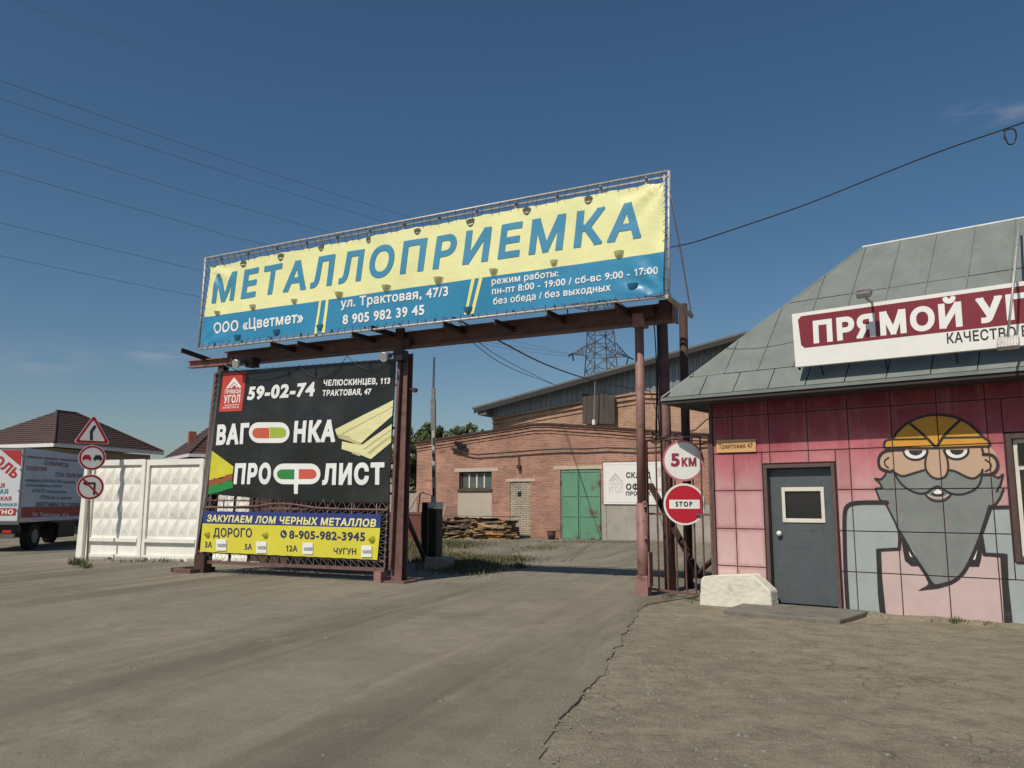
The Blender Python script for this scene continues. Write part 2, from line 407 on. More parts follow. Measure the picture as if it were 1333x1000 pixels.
# wall paint of the gatehouse: sprayed from dark red at the top to pale pink at the foot
def pinkwall():
    m = bpy.data.materials.new('sprayed_wall'); m.use_nodes = True
    N = m.node_tree.nodes; L = m.node_tree.links; bs = N['Principled BSDF']
    g = N.new('ShaderNodeNewGeometry'); sx = N.new('ShaderNodeSeparateXYZ'); L.new(g.outputs['Position'], sx.inputs[0])
    nz = N.new('ShaderNodeTexNoise'); nz.inputs['Scale'].default_value = 1.8; nz.inputs['Detail'].default_value = 7
    nz.inputs['Roughness'].default_value = 0.65; L.new(g.outputs['Position'], nz.inputs['Vector'])
    ad = N.new('ShaderNodeMath'); ad.operation = 'MULTIPLY_ADD'; ad.inputs[1].default_value = 0.9
    L.new(nz.outputs['Fac'], ad.inputs[0]); L.new(sx.outputs[2], ad.inputs[2])
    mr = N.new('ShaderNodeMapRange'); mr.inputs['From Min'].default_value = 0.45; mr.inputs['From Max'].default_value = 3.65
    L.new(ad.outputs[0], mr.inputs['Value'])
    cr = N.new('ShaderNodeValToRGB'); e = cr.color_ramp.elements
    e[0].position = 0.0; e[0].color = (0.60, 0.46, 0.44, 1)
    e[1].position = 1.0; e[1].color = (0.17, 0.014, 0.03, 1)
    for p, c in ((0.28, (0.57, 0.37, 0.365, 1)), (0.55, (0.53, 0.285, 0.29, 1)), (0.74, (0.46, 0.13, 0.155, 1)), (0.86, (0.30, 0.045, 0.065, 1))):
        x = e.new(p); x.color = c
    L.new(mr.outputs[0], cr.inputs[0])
    n2 = N.new('ShaderNodeTexNoise'); n2.inputs['Scale'].default_value = 7; n2.inputs['Detail'].default_value = 9
    n2.inputs['Roughness'].default_value = 0.8; L.new(g.outputs['Position'], n2.inputs['Vector'])
    r2 = N.new('ShaderNodeMapRange'); r2.inputs['From Min'].default_value = 0.5; r2.inputs['From Max'].default_value = 0.75
    r2.inputs['To Max'].default_value = 0.35; L.new(n2.outputs['Fac'], r2.inputs['Value'])
    mx = N.new('ShaderNodeMix'); mx.data_type = 'RGBA'; L.new(r2.outputs[0], mx.inputs['Factor'])
    L.new(cr.outputs[0], mx.inputs['A']); mx.inputs['B'].default_value = (0.33, 0.14, 0.15, 1)
    oi = N.new('ShaderNodeObjectInfo'); tc = N.new('ShaderNodeTexCoord'); so_ = N.new('ShaderNodeSeparateXYZ'); L.new(tc.outputs['Object'], so_.inputs[0])
    def M(op, a, b=None):
        n = N.new('ShaderNodeMath'); n.operation = op
        for k, v in enumerate((a, b)):
            if v is None: continue
            if isinstance(v, (int, float)): n.inputs[k].default_value = v
            else: L.new(v, n.inputs[k])
        return n.outputs[0]
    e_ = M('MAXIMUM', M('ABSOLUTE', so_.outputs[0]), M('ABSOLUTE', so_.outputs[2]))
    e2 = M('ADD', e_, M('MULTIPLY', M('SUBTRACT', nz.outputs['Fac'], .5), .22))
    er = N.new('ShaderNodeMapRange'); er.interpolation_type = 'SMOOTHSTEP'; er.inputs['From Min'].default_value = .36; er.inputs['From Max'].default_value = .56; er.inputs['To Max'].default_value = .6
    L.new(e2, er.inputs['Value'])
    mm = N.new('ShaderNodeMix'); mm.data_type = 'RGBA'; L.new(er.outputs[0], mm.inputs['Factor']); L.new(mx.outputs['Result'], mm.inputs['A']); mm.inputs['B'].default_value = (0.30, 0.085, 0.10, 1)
    pr = N.new('ShaderNodeMapRange'); pr.inputs['To Min'].default_value = .88; pr.inputs['To Max'].default_value = 1.08; L.new(oi.outputs['Random'], pr.inputs['Value'])
    m5 = N.new('ShaderNodeMix'); m5.data_type = 'RGBA'; m5.blend_type = 'MULTIPLY'; m5.inputs['Factor'].default_value = 1; L.new(mm.outputs['Result'], m5.inputs['A']); L.new(pr.outputs[0], m5.inputs['B'])
    # pale chalky streaks running down
    st_ = N.new('ShaderNodeMapping'); st_.inputs['Scale'].default_value = (9, 9, .9); L.new(g.outputs['Position'], st_.inputs[0])
    n6 = N.new('ShaderNodeTexNoise'); n6.inputs['Scale'].default_value = 1; n6.inputs['Detail'].default_value = 5; L.new(st_.outputs[0], n6.inputs['Vector'])
    r6 = N.new('ShaderNodeMapRange'); r6.inputs['From Min'].default_value = .52; r6.inputs['From Max'].default_value = .75; r6.inputs['To Max'].default_value = .16; L.new(n6.outputs['Fac'], r6.inputs['Value'])
    m7 = N.new('ShaderNodeMix'); m7.data_type = 'RGBA'; L.new(r6.outputs[0], m7.inputs['Factor']); L.new(m5.outputs['Result'], m7.inputs['A']); m7.inputs['B'].default_value = (0.55, 0.40, 0.38, 1)
    L.new(m7.outputs['Result'], bs.inputs['Base Color'])
    bs.inputs['Roughness'].default_value = 0.6
    bp = N.new('ShaderNodeBump'); bp.inputs['Distance'].default_value = 0.003; L.new(nz.outputs['Fac'], bp.inputs['Height'])
    L.new(bp.outputs[0], bs.inputs['Normal'])
    MATS['sprayed_wall'] = m
pinkwall()

# ------------------------------------------------------------------ mesh helpers
class MB:
    def __init__(s):
        s.v = []; s.f = []
    def add(s, vs, fs):
        o = len(s.v); s.v += [tuple(v) for v in vs]; s.f += [tuple(i + o for i in f) for f in fs]
        return s
    def box(s, x0, x1, y0, y1, z0, z1):
        vs = [(x, y, z) for z in (z0, z1) for y in (y0, y1) for x in (x0, x1)]
        return s.add(vs, [(0, 2, 3, 1), (4, 5, 7, 6), (0, 1, 5, 4), (2, 6, 7, 3), (0, 4, 6, 2), (1, 3, 7, 5)])
    def bar(s, p, q, w, h=None, up=(0, 0, 1)):
        p = Vector(p); q = Vector(q); h = h or w
        d = (q - p).normalized(); u = Vector(up)
        if abs(d.dot(u)) > 0.95:
            u = Vector((0, 1, 0))
        sd = d.cross(u).normalized(); u = sd.cross(d).normalized()
        vs = [e + sd * (a * w / 2) + u * (b * h / 2) for e in (p, q) for a, b in ((-1, -1), (1, -1), (1, 1), (-1, 1))]
        return s.add(vs, [(0, 1, 2, 3), (7, 6, 5, 4), (0, 4, 5, 1), (1, 5, 6, 2), (2, 6, 7, 3), (3, 7, 4, 0)])
    def ibeam(s, p, q, w, h, t=0.02, up=(0, 0, 1)):
        p = Vector(p); q = Vector(q); d = (q - p).normalized(); u = Vector(up)
        if abs(d.dot(u)) > 0.95:
            u = Vector((0, 1, 0))
        sd = d.cross(u).normalized(); u = sd.cross(d).normalized()
        s.bar(p + u * (h / 2 - t / 2), q + u * (h / 2 - t / 2), w, t, up)
        s.bar(p - u * (h / 2 - t / 2), q - u * (h / 2 - t / 2), w, t, up)
        s.bar(p, q, t, h - 2 * t - .002, up)
        return s
    def tube(s, pts, r, n=8, r2=None, caps=True):
        pts = [Vector(p) for p in pts]; rings = []
        m = len(pts)
        for i, p in enumerate(pts):
            d = (pts[min(i + 1, m - 1)] - pts[max(i - 1, 0)]).normalized()
            u = Vector((0, 0, 1)) if abs(d.z) < 0.9 else Vector((1, 0, 0))
            a = d.cross(u).normalized(); b = a.cross(d).normalized()
            rr = r if r2 is None else r + (r2 - r) * i / (m - 1)
            rings.append([p + a * (rr * math.cos(2 * math.pi * k / n)) + b * (rr * math.sin(2 * math.pi * k / n)) for k in range(n)])
        vs = [v for rg in rings for v in rg]
        fs = [(i * n + k, i * n + (k + 1) % n, (i + 1) * n + (k + 1) % n, (i + 1) * n + k) for i in range(m - 1) for k in range(n)]
        if caps:
            fs.append(tuple(range(n - 1, -1, -1))); fs.append(tuple((m - 1) * n + k for k in range(n)))
        return s.add(vs, fs)
    def prism(s, poly, y0, y1):
        """poly: (x, z) points, extruded from y0 to y1"""
        n = len(poly)
        vs = [(x, y0, z) for x, z in poly] + [(x, y1, z) for x, z in poly]
        tr = tessellate_polygon([[Vector((x, z, 0)) for x, z in poly]])
        fs = [tuple(t) for t in tr] + [tuple(n + i for i in reversed(t)) for t in tr]
        fs += [(i, (i + 1) % n, n + (i + 1) % n, n + i) for i in range(n)]
        return s.add(vs, fs)
    def slab(s, poly3, off):
        """extrude a planar 3d polygon by the vector off"""
        n = len(poly3); off = Vector(off)
        vs = [Vector(p) for p in poly3] + [Vector(p) + off for p in poly3]
        tr = tessellate_polygon([[Vector(p) for p in poly3]])
        fs = [tuple(t) for t in tr] + [tuple(n + i for i in reversed(t)) for t in tr]
        fs += [(i, (i + 1) % n, n + (i + 1) % n, n + i) for i in range(n)]
        return s.add(vs, fs)
    def disc(s, c, r, y0, y1, n=32):
        return s.prism([(c[0] + r * math.cos(2 * math.pi * k / n), c[1] + r * math.sin(2 * math.pi * k / n)) for k in range(n)], y0, y1)
    def build(s, name, m, parent=None, smooth=False, recalc=True):
        me = bpy.data.meshes.new(name)
        me.from_pydata([tuple(v) for v in s.v], [], s.f)
        if recalc:
            import bmesh
            b = bmesh.new(); b.from_mesh(me); bmesh.ops.recalc_face_normals(b, faces=b.faces); b.to_mesh(me); b.free()
        if m:
            me.materials.append(MATS[m] if isinstance(m, str) else m)
        if smooth:
            for p in me.polygons:
                p.use_smooth = True
        me.update()
        o = bpy.data.objects.new(name, me); C.objects.link(o)
        if parent:
            o.parent = parent
        return o

def tag(o, label=None, cat=None, group=None, kind=None):
    if label: o['label'] = label
    if cat: o['category'] = cat
    if group: o['group'] = group
    if kind: o['kind'] = kind
    return o
def thing(name, fr, label, cat, group=None):
    o = bpy.data.objects.new(name, None); C.objects.link(o)
    o.empty_display_size = 0.3
    o.location = fr.o; o.rotation_euler = (0, 0, fr.a)
    return tag(o, label, cat, group)
def bevel(o, w=0.01, seg=2):
    md = o.modifiers.new('bevel', 'BEVEL'); md.width = w; md.segments = seg; md.limit_method = 'ANGLE'; md.angle_limit = R(40)
    return o
def inst(me, name, parent, loc, rot=(0, 0, 0), scale=(1, 1, 1)):
    o = bpy.data.objects.new(name, me); C.objects.link(o); o.parent = parent
    o.location = loc; o.rotation_euler = rot; o.scale = scale
    return o
def xz(v):
    return (v.x, v.z)

# union of overlapping 2d polygons -> triangles
def union2d(polys, eps=1e-5):
    vs = []; fs = []
    for p in polys:
        a = sum(p[i][0] * p[(i + 1) % len(p)][1] - p[(i + 1) % len(p)][0] * p[i][1] for i in range(len(p)))
        if abs(a) < 1e-9:
            continue
        if a < 0:
            p = p[::-1]
        fs.append(list(range(len(vs), len(vs) + len(p)))); vs += [Vector(q) for q in p]
    ov, oe, of, _, _, src = delaunay_2d_cdt(vs, [], fs, 1, eps)
    return [tuple(v) for v in ov], [tuple(f) for f, s_ in zip(of, src) if s_]
def strokes(lines, w, caps=True):
    polys = []
    for ln in lines:
        for i in range(len(ln) - 1):
            a = Vector(ln[i]); b = Vector(ln[i + 1]); d = (b - a)
            if d.length < 1e-6: continue
            n = Vector((-d.y, d.x)).normalized() * w / 2
            polys.append([a - n, b - n, b + n, a + n])
        for p in ln:
            polys.append([(p[0] + w / 2 * math.cos(k * math.pi / 5), p[1] + w / 2 * math.sin(k * math.pi / 5)) for k in range(10)])
    return polys

# ---- lettering: builtin font outlines, emboldened, one flat mesh per string
_fc = bpy.data.curves.new('lettering', 'FONT'); _fc.resolution_u = 3
_fo = bpy.data.objects.new('lettering', _fc); C.objects.link(_fo)
def _mesh_of(s):
    _fc.body = s
    dg = bpy.context.evaluated_depsgraph_get(); dg.update()
    return bpy.data.meshes.new_from_object(_fo.evaluated_get(dg))
_adv = {}; _gl = {}
_me = _mesh_of('|'); _bar = max(v.co.x for v in _me.vertices)
_me = _mesh_of('H'); CAPH = max(v.co.y for v in _me.vertices)
def adv(c):
    if c not in _adv:
        me = _mesh_of(c + '|'); _adv[c] = max(v.co.x for v in me.vertices) - _bar
        bpy.data.meshes.remove(me)
    return _adv[c]
def _in(pt, loops):
    x, y = pt; w = False
    for lp in loops:
        n = len(lp)
        for i in range(n):
            x0, y0 = lp[i]; x1, y1 = lp[(i + 1) % n]
            if (y0 > y) != (y1 > y) and x < (x1 - x0) * (y - y0) / (y1 - y0) + x0: w = not w
    return w
def glyph(c, b):
    """triangles of one letter: outline of the builtin font, filled even-odd, then thickened by b"""
    from mathutils.geometry import interpolate_bezier
    k = (c, b)
    if k in _gl: return _gl[k]
    if c == ' ':
        _gl[k] = ([], []); return _gl[k]
    _fc.body = c
    dg = bpy.context.evaluated_depsgraph_get(); dg.update()
    cu = _fo.evaluated_get(dg).to_curve(dg)
    loops = []
    for sp_ in cu.splines:
        bp = sp_.bezier_points; n = len(bp); lp = []
        for i in range(n):
            a, d = bp[i], bp[(i + 1) % n]
            straight = (a.handle_right - a.co).length < 1e-4 and (d.handle_left - d.co).length < 1e-4
            cr = (d.co - a.co).cross(a.handle_right - a.co).length + (d.co - a.co).cross(d.handle_left - a.co).length
            if straight or cr < 1e-5: lp.append(tuple(a.co[:2]))
            else: lp += [tuple(p[:2]) for p in interpolate_bezier(a.co, a.handle_right, d.handle_left, d.co, 7)[:-1]]
        q = []
        for p in lp:
            if not q or (Vector(p) - Vector(q[-1])).length > 1e-4: q.append(p)
        if len(q) > 2 and (Vector(q[0]) - Vector(q[-1])).length < 1e-4: q.pop()
        if len(q) > 2: loops.append(q)
    _fo.evaluated_get(dg).to_curve_clear()
    V = []; Ed = []
    for lp in loops:
        o = len(V); V += [Vector(p) for p in lp]; Ed += [(o + i, o + (i + 1) % len(lp)) for i in range(len(lp))]
    ov, oe, of, _, _, _ = delaunay_2d_cdt(V, Ed, [], 0, 1e-6)
    fs = []
    for f in of:
        cx = sum(ov[i].x for i in f) / len(f); cy = sum(ov[i].y for i in f) / len(f)
        if _in((cx, cy), loops): fs.append(tuple(f))
    vs = [tuple(v) for v in ov]
    if c == '1':                       # the font's 1 is a bare bar: give it its flag
        x0 = min(v[0] for v in vs); h1 = max(v[1] for v in vs); x1 = max(v[0] for v in vs)
        flag = [(x1, h1), (x0 - .15, h1 - .12), (x0 - .15, h1 - .20), (x0, h1 - .13), (x1, h1 - .13)]
        loops = loops + [flag]; vs, fs = union2d([[vs[i] for i in f] for f in fs] + [flag])
        vs = [(v[0] + .06, v[1]) for v in vs]; loops = [[(p[0] + .06, p[1]) for p in lp] for lp in loops]
    if b > 0:
        polys = [[vs[i] for i in f] for f in fs]
        for lp in loops:
            for i in range(len(lp)):
                a = Vector(lp[i]); bb = Vector(lp[(i + 1) % len(lp)]); d = (bb - a).normalized(); nn = Vector((-d.y, d.x)) * b
                e = b if (bb - a).length > .08 else b * .35
                a2 = a - d * e; b2 = bb + d * e
                polys.append([a2 - nn, b2 - nn, b2 + nn, a2 + nn])
        vs, fs = union2d(polys, 1e-5)
    _gl[k] = (vs, fs)
    return _gl[k]
def letters(s, b=0.03, track=0.0):
    x = 0; V = []; FF = []
    for c in s:
        vs, fs = glyph(c, b)
        o = len(V); V += [(x + v[0], v[1]) for v in vs]; FF += [tuple(i + o for i in f) for f in fs]
        x += adv(c) + 2 * b * 0.8 + track
    mn = min(v[0] for v in V); mx_ = max(v[0] for v in V)
    H = CAPH + 2 * b
    return [((v[0] - mn) / (mx_ - mn), (v[1] + b) / H) for v in V], FF
def text(parent, s, m, p0, p1, cap, y, b=0.03, shear=0.0, name='lettering', defo=None, track=0.0, cut=None):
    """string s written from (x,z) p0 to p1 with capital height cap (m) on the local plane y"""
    V, FF = letters(s, b, track)
    p0 = Vector(p0); p1 = Vector(p1); d = p1 - p0; n = Vector((-d.y, d.x)).normalized() * cap
    sh = d.normalized() * (shear * cap)
    pts = []
    w = d.length - abs(shear) * cap * (1 if shear else 0)
    dd = d.normalized() * w
    for u, v in V:
        q = p0 + dd * u + n * v + sh * v
        pts.append((q.x, y, q.y))
    mb = MB().add(pts, FF)
    o = mb.build(name, m, parent, recalc=False)
    if cut or defo:
        import bmesh
        bm = bmesh.new(); bm.from_mesh(o.data)
        if cut:
            xs = [v[0] for v in pts]; zs = [v[2] for v in pts]
            k = math.ceil(min(xs) / cut)
            while k * cut < max(xs):
                bmesh.ops.bisect_plane(bm, geom=bm.verts[:] + bm.edges[:] + bm.faces[:], plane_co=(k * cut, 0, 0), plane_no=(1, 0, 0)); k += 1
            k = math.ceil(min(zs) / cut)
            while k * cut < max(zs):
                bmesh.ops.bisect_plane(bm, geom=bm.verts[:] + bm.edges[:] + bm.faces[:], plane_co=(0, 0, k * cut), plane_no=(0, 0, 1)); k += 1
        if defo:
            for v in bm.verts:
                v.co.y += defo(v.co.x, v.co.z)
        bm.to_mesh(o.data); bm.free()
    return o
def tpx(fr, parent, s, m, qa, qb, cappx, y, **k):
    p0 = fr.P(qa[0], qa[1], y); p1 = fr.P(qb[0], qb[1], y)
    mx_, my = (qa[0] + qb[0]) / 2, (qa[1] + qb[1]) / 2
    cap = (fr.P(mx_, my - cappx, y) - fr.P(mx_, my, y)).z
    return text(parent, s, m, xz(p0), xz(p1), cap, y, **k)
def flat(fr, parent, name, m, polys_px, y, th=0.0):
    if len(polys_px) > 1:
        return [flat(fr, parent, name, m, [q], y, th) for q in polys_px]
    """flat print: polygons given where they are seen, on the local plane y"""
    mb = MB()
    for pl in polys_px:
        pts = [xz(fr.P(px, py, y)) for px, py in pl]
        if th:
            mb.prism(pts, y, y + th)
        else:
            vs, fs = union2d([pts])
            mb.add([(x, y, z) for x, z in vs], fs)
    return mb.build(name, m, parent, recalc=bool(th))
def rrect(x0, z0, x1, z1, r, n=5):
    pts = []
    for cx, cz, a0 in ((x1 - r, z1 - r, 0), (x0 + r, z1 - r, 90), (x0 + r, z0 + r, 180), (x1 - r, z0 + r, 270)):
        for k in range(n + 1):
            a = R(a0 + 90 * k / n); pts.append((cx + r * math.cos(a), cz + r * math.sin(a)))
    return pts
def quadmap(q):
    """q: 4 local (x,z) TL TR BR BL -> function (u,v) in 0..1, v downwards"""
    TL, TR, BR, BL = [Vector(p) for p in q]
    def f(u, v):
        a = TL.lerp(TR, u); b = BL.lerp(BR, u); p = a.lerp(b, v)
        return (p.x, p.y)
    return f

# =================================================================== ground
import bmesh
def ground_mat(name, c1, c2, c3, lanes=False):
    m = bpy.data.materials.new(name); m.use_nodes = True
    N = m.node_tree.nodes; L = m.node_tree.links; bs = N['Principled BSDF']
    g = N.new('ShaderNodeNewGeometry')
    def noise(sc, det=8, ro=0.65, st=None, rot=0):
        n = N.new('ShaderNodeTexNoise'); n.inputs['Scale'].default_value = sc; n.inputs['Detail'].default_value = det
        n.inputs['Roughness'].default_value = ro
        if st:
            mp = N.new('ShaderNodeMapping'); mp.vector_type = 'POINT'; mp.inputs['Rotation'].default_value = (0, 0, rot)
            m2 = N.new('ShaderNodeMapping'); m2.inputs['Scale'].default_value = st
            L.new(g.outputs['Position'], mp.inputs[0]); L.new(mp.outputs[0], m2.inputs[0]); L.new(m2.outputs[0], n.inputs['Vector'])
        else:
            L.new(g.outputs['Position'], n.inputs['Vector'])
        return n.outputs['Fac']
    def rng(x, a, b, lo=0, hi=1):
        r = N.new('ShaderNodeMapRange'); r.inputs['From Min'].default_value = a; r.inputs['From Max'].default_value = b
        r.inputs['To Min'].default_value = lo; r.inputs['To Max'].default_value = hi; L.new(x, r.inputs['Value']); return r.outputs[0]
    def mix(f, a, b):
        x = N.new('ShaderNodeMix'); x.data_type = 'RGBA'; L.new(f, x.inputs['Factor'])
        for k, v in (('A', a), ('B', b)):
            if isinstance(v, tuple): x.inputs[k].default_value = (*v, 1)
            else: L.new(v, x.inputs[k])
        return x.outputs['Result']
    col = mix(rng(noise(0.35), 0.35, 0.68), c1, c2)
    col = mix(rng(noise(3.0, 10, 0.75), 0.45 if lanes else .43, 0.75 if lanes else .62, 0, 0.55 if lanes else .6), col, c3)
    col = mix(rng(noise(60, 3, 0.6), 0.5, 0.78, 0, 0.7), col, (c1[0] * 1.7, c1[1] * 1.7, c1[2] * 1.65))
    col = mix(rng(noise(85, 3, 0.6), 0.48, 0.3, 0, 0.65), col, (c1[0] * .4, c1[1] * .4, c1[2] * .4))
    if lanes:
        p = ground(60, 960); q = ground(700, 757); ang = math.atan2(q.y - p.y, q.x - p.x)
        st = noise(1.0, 5, 0.55, (0.035, 0.5, 1), -ang)
        col = mix(rng(st, 0.45, 0.62, 0, 0.72), col, (c1[0] * .55, c1[1] * .55, c1[2] * .56))
        st = noise(1.0, 7, 0.6, (0.13, 1.6, 1), -ang)
        col = mix(rng(st, 0.52, 0.7, 0, 0.5), col, (c2[0] * 1.2, c2[1] * 1.18, c2[2] * 1.12))
    # big worn patches and dark spills
    col = mix(rng(noise(0.55, 9, 0.72), 0.54, 0.66, 0, 0.45), col, (c1[0] * .62, c1[1] * .61, c1[2] * .6))
    col = mix(rng(noise(1.3, 10, 0.8), 0.56, 0.68, 0, 0.5), col, (c2[0] * 1.18, c2[1] * 1.16, c2[2] * 1.12))
    # fine crack web
    ds = N.new('ShaderNodeTexNoise'); ds.inputs['Scale'].default_value = 2.5; ds.inputs['Detail'].default_value = 6; L.new(g.outputs['Position'], ds.inputs['Vector'])
    sc_ = N.new('ShaderNodeVectorMath'); sc_.operation = 'SCALE'; sc_.inputs['Scale'].default_value = .55; L.new(ds.outputs['Color'], sc_.inputs[0])
    av = N.new('ShaderNodeVectorMath'); av.operation = 'ADD'; L.new(g.outputs['Position'], av.inputs[0]); L.new(sc_.outputs[0], av.inputs[1])
    vo = N.new('ShaderNodeTexVoronoi'); vo.feature = 'DISTANCE_TO_EDGE'; vo.inputs['Scale'].default_value = .62 if lanes else 1.3; L.new(av.outputs[0], vo.inputs['Vector'])
    cr_ = rng(vo.outputs['Distance'], 0.004, 0.016, 1, 0)
    mk_ = rng(noise(0.4, 4, .6), 0.5, 0.62)
    mlt = N.new('ShaderNodeMath'); mlt.operation = 'MULTIPLY'; L.new(cr_, mlt.inputs[0]); L.new(mk_, mlt.inputs[1])
    crk = mlt.outputs[0]
    col = mix(rng(crk, 0, 1, 0, .12 if lanes else .4), col, (c1[0] * .28, c1[1] * .27, c1[2] * .26))
    L.new(col, bs.inputs['Base Color'])
    bs.inputs['Roughness'].default_value = 0.93
    bs.inputs['Specular IOR Level'].default_value = 0.2
    b1 = N.new('ShaderNodeBump'); b1.inputs['Distance'].default_value = 0.010 if lanes else 0.02; L.new(noise(26, 6, 0.75), b1.inputs['Height'])
    b2 = N.new('ShaderNodeBump'); b2.inputs['Distance'].default_value = 0.03 if lanes else 0.09; L.new(noise(2.2, 5, 0.6), b2.inputs['Height'])
    b3 = N.new('ShaderNodeBump'); b3.inputs['Distance'].default_value = 0.004; L.new(noise(140, 2, 0.6), b3.inputs['Height'])
    b0 = N.new('ShaderNodeBump'); b0.inputs['Distance'].default_value = 0.001 if lanes else 0.01; b0.invert = True; L.new(crk, b0.inputs['Height']); L.new(b0.outputs[0], b2.inputs['Normal'])
    L.new(b2.outputs[0], b1.inputs['Normal']); L.new(b1.outputs[0], b3.inputs['Normal']); L.new(b3.outputs[0], bs.inputs['Normal'])
    MATS[name] = m
ground_mat('asphalt', (0.21, 0.188, 0.145), (0.29, 0.26, 0.203), (0.15, 0.134, 0.104), True)
ground_mat('dirt', (0.255, 0.222, 0.163), (0.345, 0.303, 0.227), (0.135, 0.115, 0.084))
DZ = -0.016
def gh(x, y):       # gentle unevenness of the dirt
    return DZ + 0.010 * mnoise.noise(Vector((x * 0.9, y * 0.9, 0))) + 0.005 * mnoise.noise(Vector((x * 3.1, y * 3.1, 5)))
# dirt sheet: fine grid near, one ring of big quads to the horizon
xs = [-3000, -300, -60, -20] + [-4 + 0.25 * i for i in range(0, 65)] + [16, 60, 300, 3000]
ys = [-3000, -300, -20, 0] + [1.5 + 0.25 * i for i in range(0, 56)] + [18, 60, 300, 3000]
mb = MB(); vs = []
for j, y in enumerate(ys):
    for i, x in enumerate(xs):
        near = 4 <= i <= 67 and 4 <= j <= 58
        vs.append((x, y, gh(x, y) if near else DZ - 0.004))
nx = len(xs)
mb.add(vs, [(j * nx + i, j * nx + i + 1, (j + 1) * nx + i + 1, (j + 1) * nx + i) for j in range(len(ys) - 1) for i in range(nx - 1)])
o = mb.build('ground', 'dirt', smooth=True); tag(o, kind='structure')
# asphalt sheet with a broken right edge
edge_px = [(640, 1400), (665, 1200), (690, 1080), (705, 1000), (709, 975), (715, 955), (728, 940), (742, 925), (752, 908), (768, 893), (788, 872), (794, 852), (808, 838), (812, 824), (826, 806), (830, 795), (842, 786)]
edge = []
for a, b in zip(edge_px[:-1], edge_px[1:]):
    pa, pb = ground(*a), ground(*b); n = max(2, int((pb - pa).length / 0.10))
    for k in range(n):
        p = pa.lerp(pb, k / n)
        j = 0.05 * mnoise.noise(Vector((p.x * 3, p.y * 3, 1))) + 0.03 * mnoise.noise(Vector((p.x * 11, p.y * 11, 4)))
        edge.append((p.x + j + random.uniform(-.012, .012), p.y + random.uniform(-.015, .015)))
far = [tuple(ground(*edge_px[-1]))[:2], tuple(ground(915, 775))[:2], (7.0, 12.5), (60, 13), (60, 90), (-90, 90), (-90, -12), (1.2, -12)]
poly = edge + far
mb = MB(); n = len(poly)
tr = tessellate_polygon([[Vector((x, y, 0)) for x, y in poly]])
mb.add([(x, y, 0) for x, y in poly] + [(x + (0.03 if i < len(edge) else 0), y, -0.12) for i, (x, y) in enumerate(poly)], [tuple(t) for t in tr] + [(i, (i + 1) % n, n + (i + 1) % n, n + i) for i in range(n)])
o = mb.build('asphalt_road', 'asphalt'); tag(o, kind='structure')

# pebbles and crumbs of asphalt
def pebbles(name, spots, m, label_kind='stuff'):
    mb = MB()
    for x, y, z, r in spots:
        rx, ry, rz = r * random.uniform(.7, 1.3), r * random.uniform(.7, 1.3), r * random.uniform(.4, .8)
        a = random.uniform(0, 3.1)
        base = [(math.cos(a + k * 1.2566) * rx, math.sin(a + k * 1.2566) * ry) for k in range(5)]
        vs = [(x + u, y + v, z - .3 * rz) for u, v in base] + [(x + u * .55, y + v * .55, z + rz * random.uniform(.7, 1)) for u, v in base]
        fs = [(i, (i + 1) % 5, 5 + (i + 1) % 5, 5 + i) for i in range(5)] + [(5, 6, 7, 8, 9)]
        mb.add(vs, fs)
    o = mb.build(name, m); tag(o, kind=label_kind); return o
sp = []
for _ in range(5200):
    px = random.uniform(700, 1400); py = random.uniform(795, 1010) if random.random() < .7 else random.uniform(795, 860)
    p = ground(px, py, DZ)
    if BLD.loc(p).y > -0.06: continue
    # keep right of the asphalt edge
    ex = None
    for (ax, ay), (bx, by) in zip(edge_px[:-1], edge_px[1:]):
        if min(ay, by) <= py <= max(ay, by): ex = ax + (bx - ax) * (py - ay) / (by - ay); break
    if ex is None or px < ex + 3: continue
    near_edge = (px - ex) < 30
    sp.append((p.x, p.y, gh(p.x, p.y), (random.paretovariate(2.6) * .0042) * (1.5 if near_edge else 1)))
sp = [s for s in sp if s[3] < .035]
pebbles('gravel', sp, 'stone')
sp = []
for _ in range(2600):
    px = random.uniform(-20, 840); py = random.uniform(735, 1000)
    p = ground(px, py)
    sp.append((p.x, p.y, 0.0, random.paretovariate(3.2) * .0032))
for _ in range(1500):                      # swept against the fence and the billboard feet
    px = random.uniform(90, 560); p = ground(px, 731 + abs(random.gauss(0, 7)) + (px - 110) * .03)
    sp.append((p.x, p.y, 0.0, random.uniform(.008, .03)))
for _ in range(700):
    i = random.randrange(len(edge)); x, y = edge[i]
    sp.append((x + random.gauss(-.1, .12), y + random.gauss(0, .1), 0.0, random.uniform(.004, .014)))
pebbles('loose_gravel', [s for s in sp if s[3] < .035], 'stone')

# grass
def blades(name, spots, m='grass_a', h=(.04, .12)):
    mb = MB()
    for x, y, z, s in spots:
        a = random.uniform(0, 6.28); w = .006 * (1 + s); hh = random.uniform(*h) * s
        l = random.uniform(0, .5) * hh; b = random.uniform(0, 6.28)
        dx, dy = math.cos(a) * w, math.sin(a) * w
        mb.add([(x - dx, y - dy, z), (x + dx, y + dy, z), (x + math.cos(b) * l, y + math.sin(b) * l, z + hh)], [(0, 1, 2)])
    return tag(mb.build(name, m, recalc=False), kind='stuff')
sp = []
def patch(cx, cy, rx, ry, n, s=1.0, z=0.0):
    for _ in range(n):
        px = random.gauss(cx, rx); py = random.gauss(cy, ry)
        if py < 700: continue
        p = ground(px, py); sp.append((p.x, p.y, z, s * random.uniform(.6, 1.3)))
patch(606, 738, 24, 4.5, 4200, 1.0)
for _k in range(26): patch(random.gauss(610, 32), random.gauss(736, 4.5), 4, .8, 130, 1.3)
patch(585, 728, 20, 4, 2500, 1.1)
patch(640, 729, 28, 2, 2200, .9)
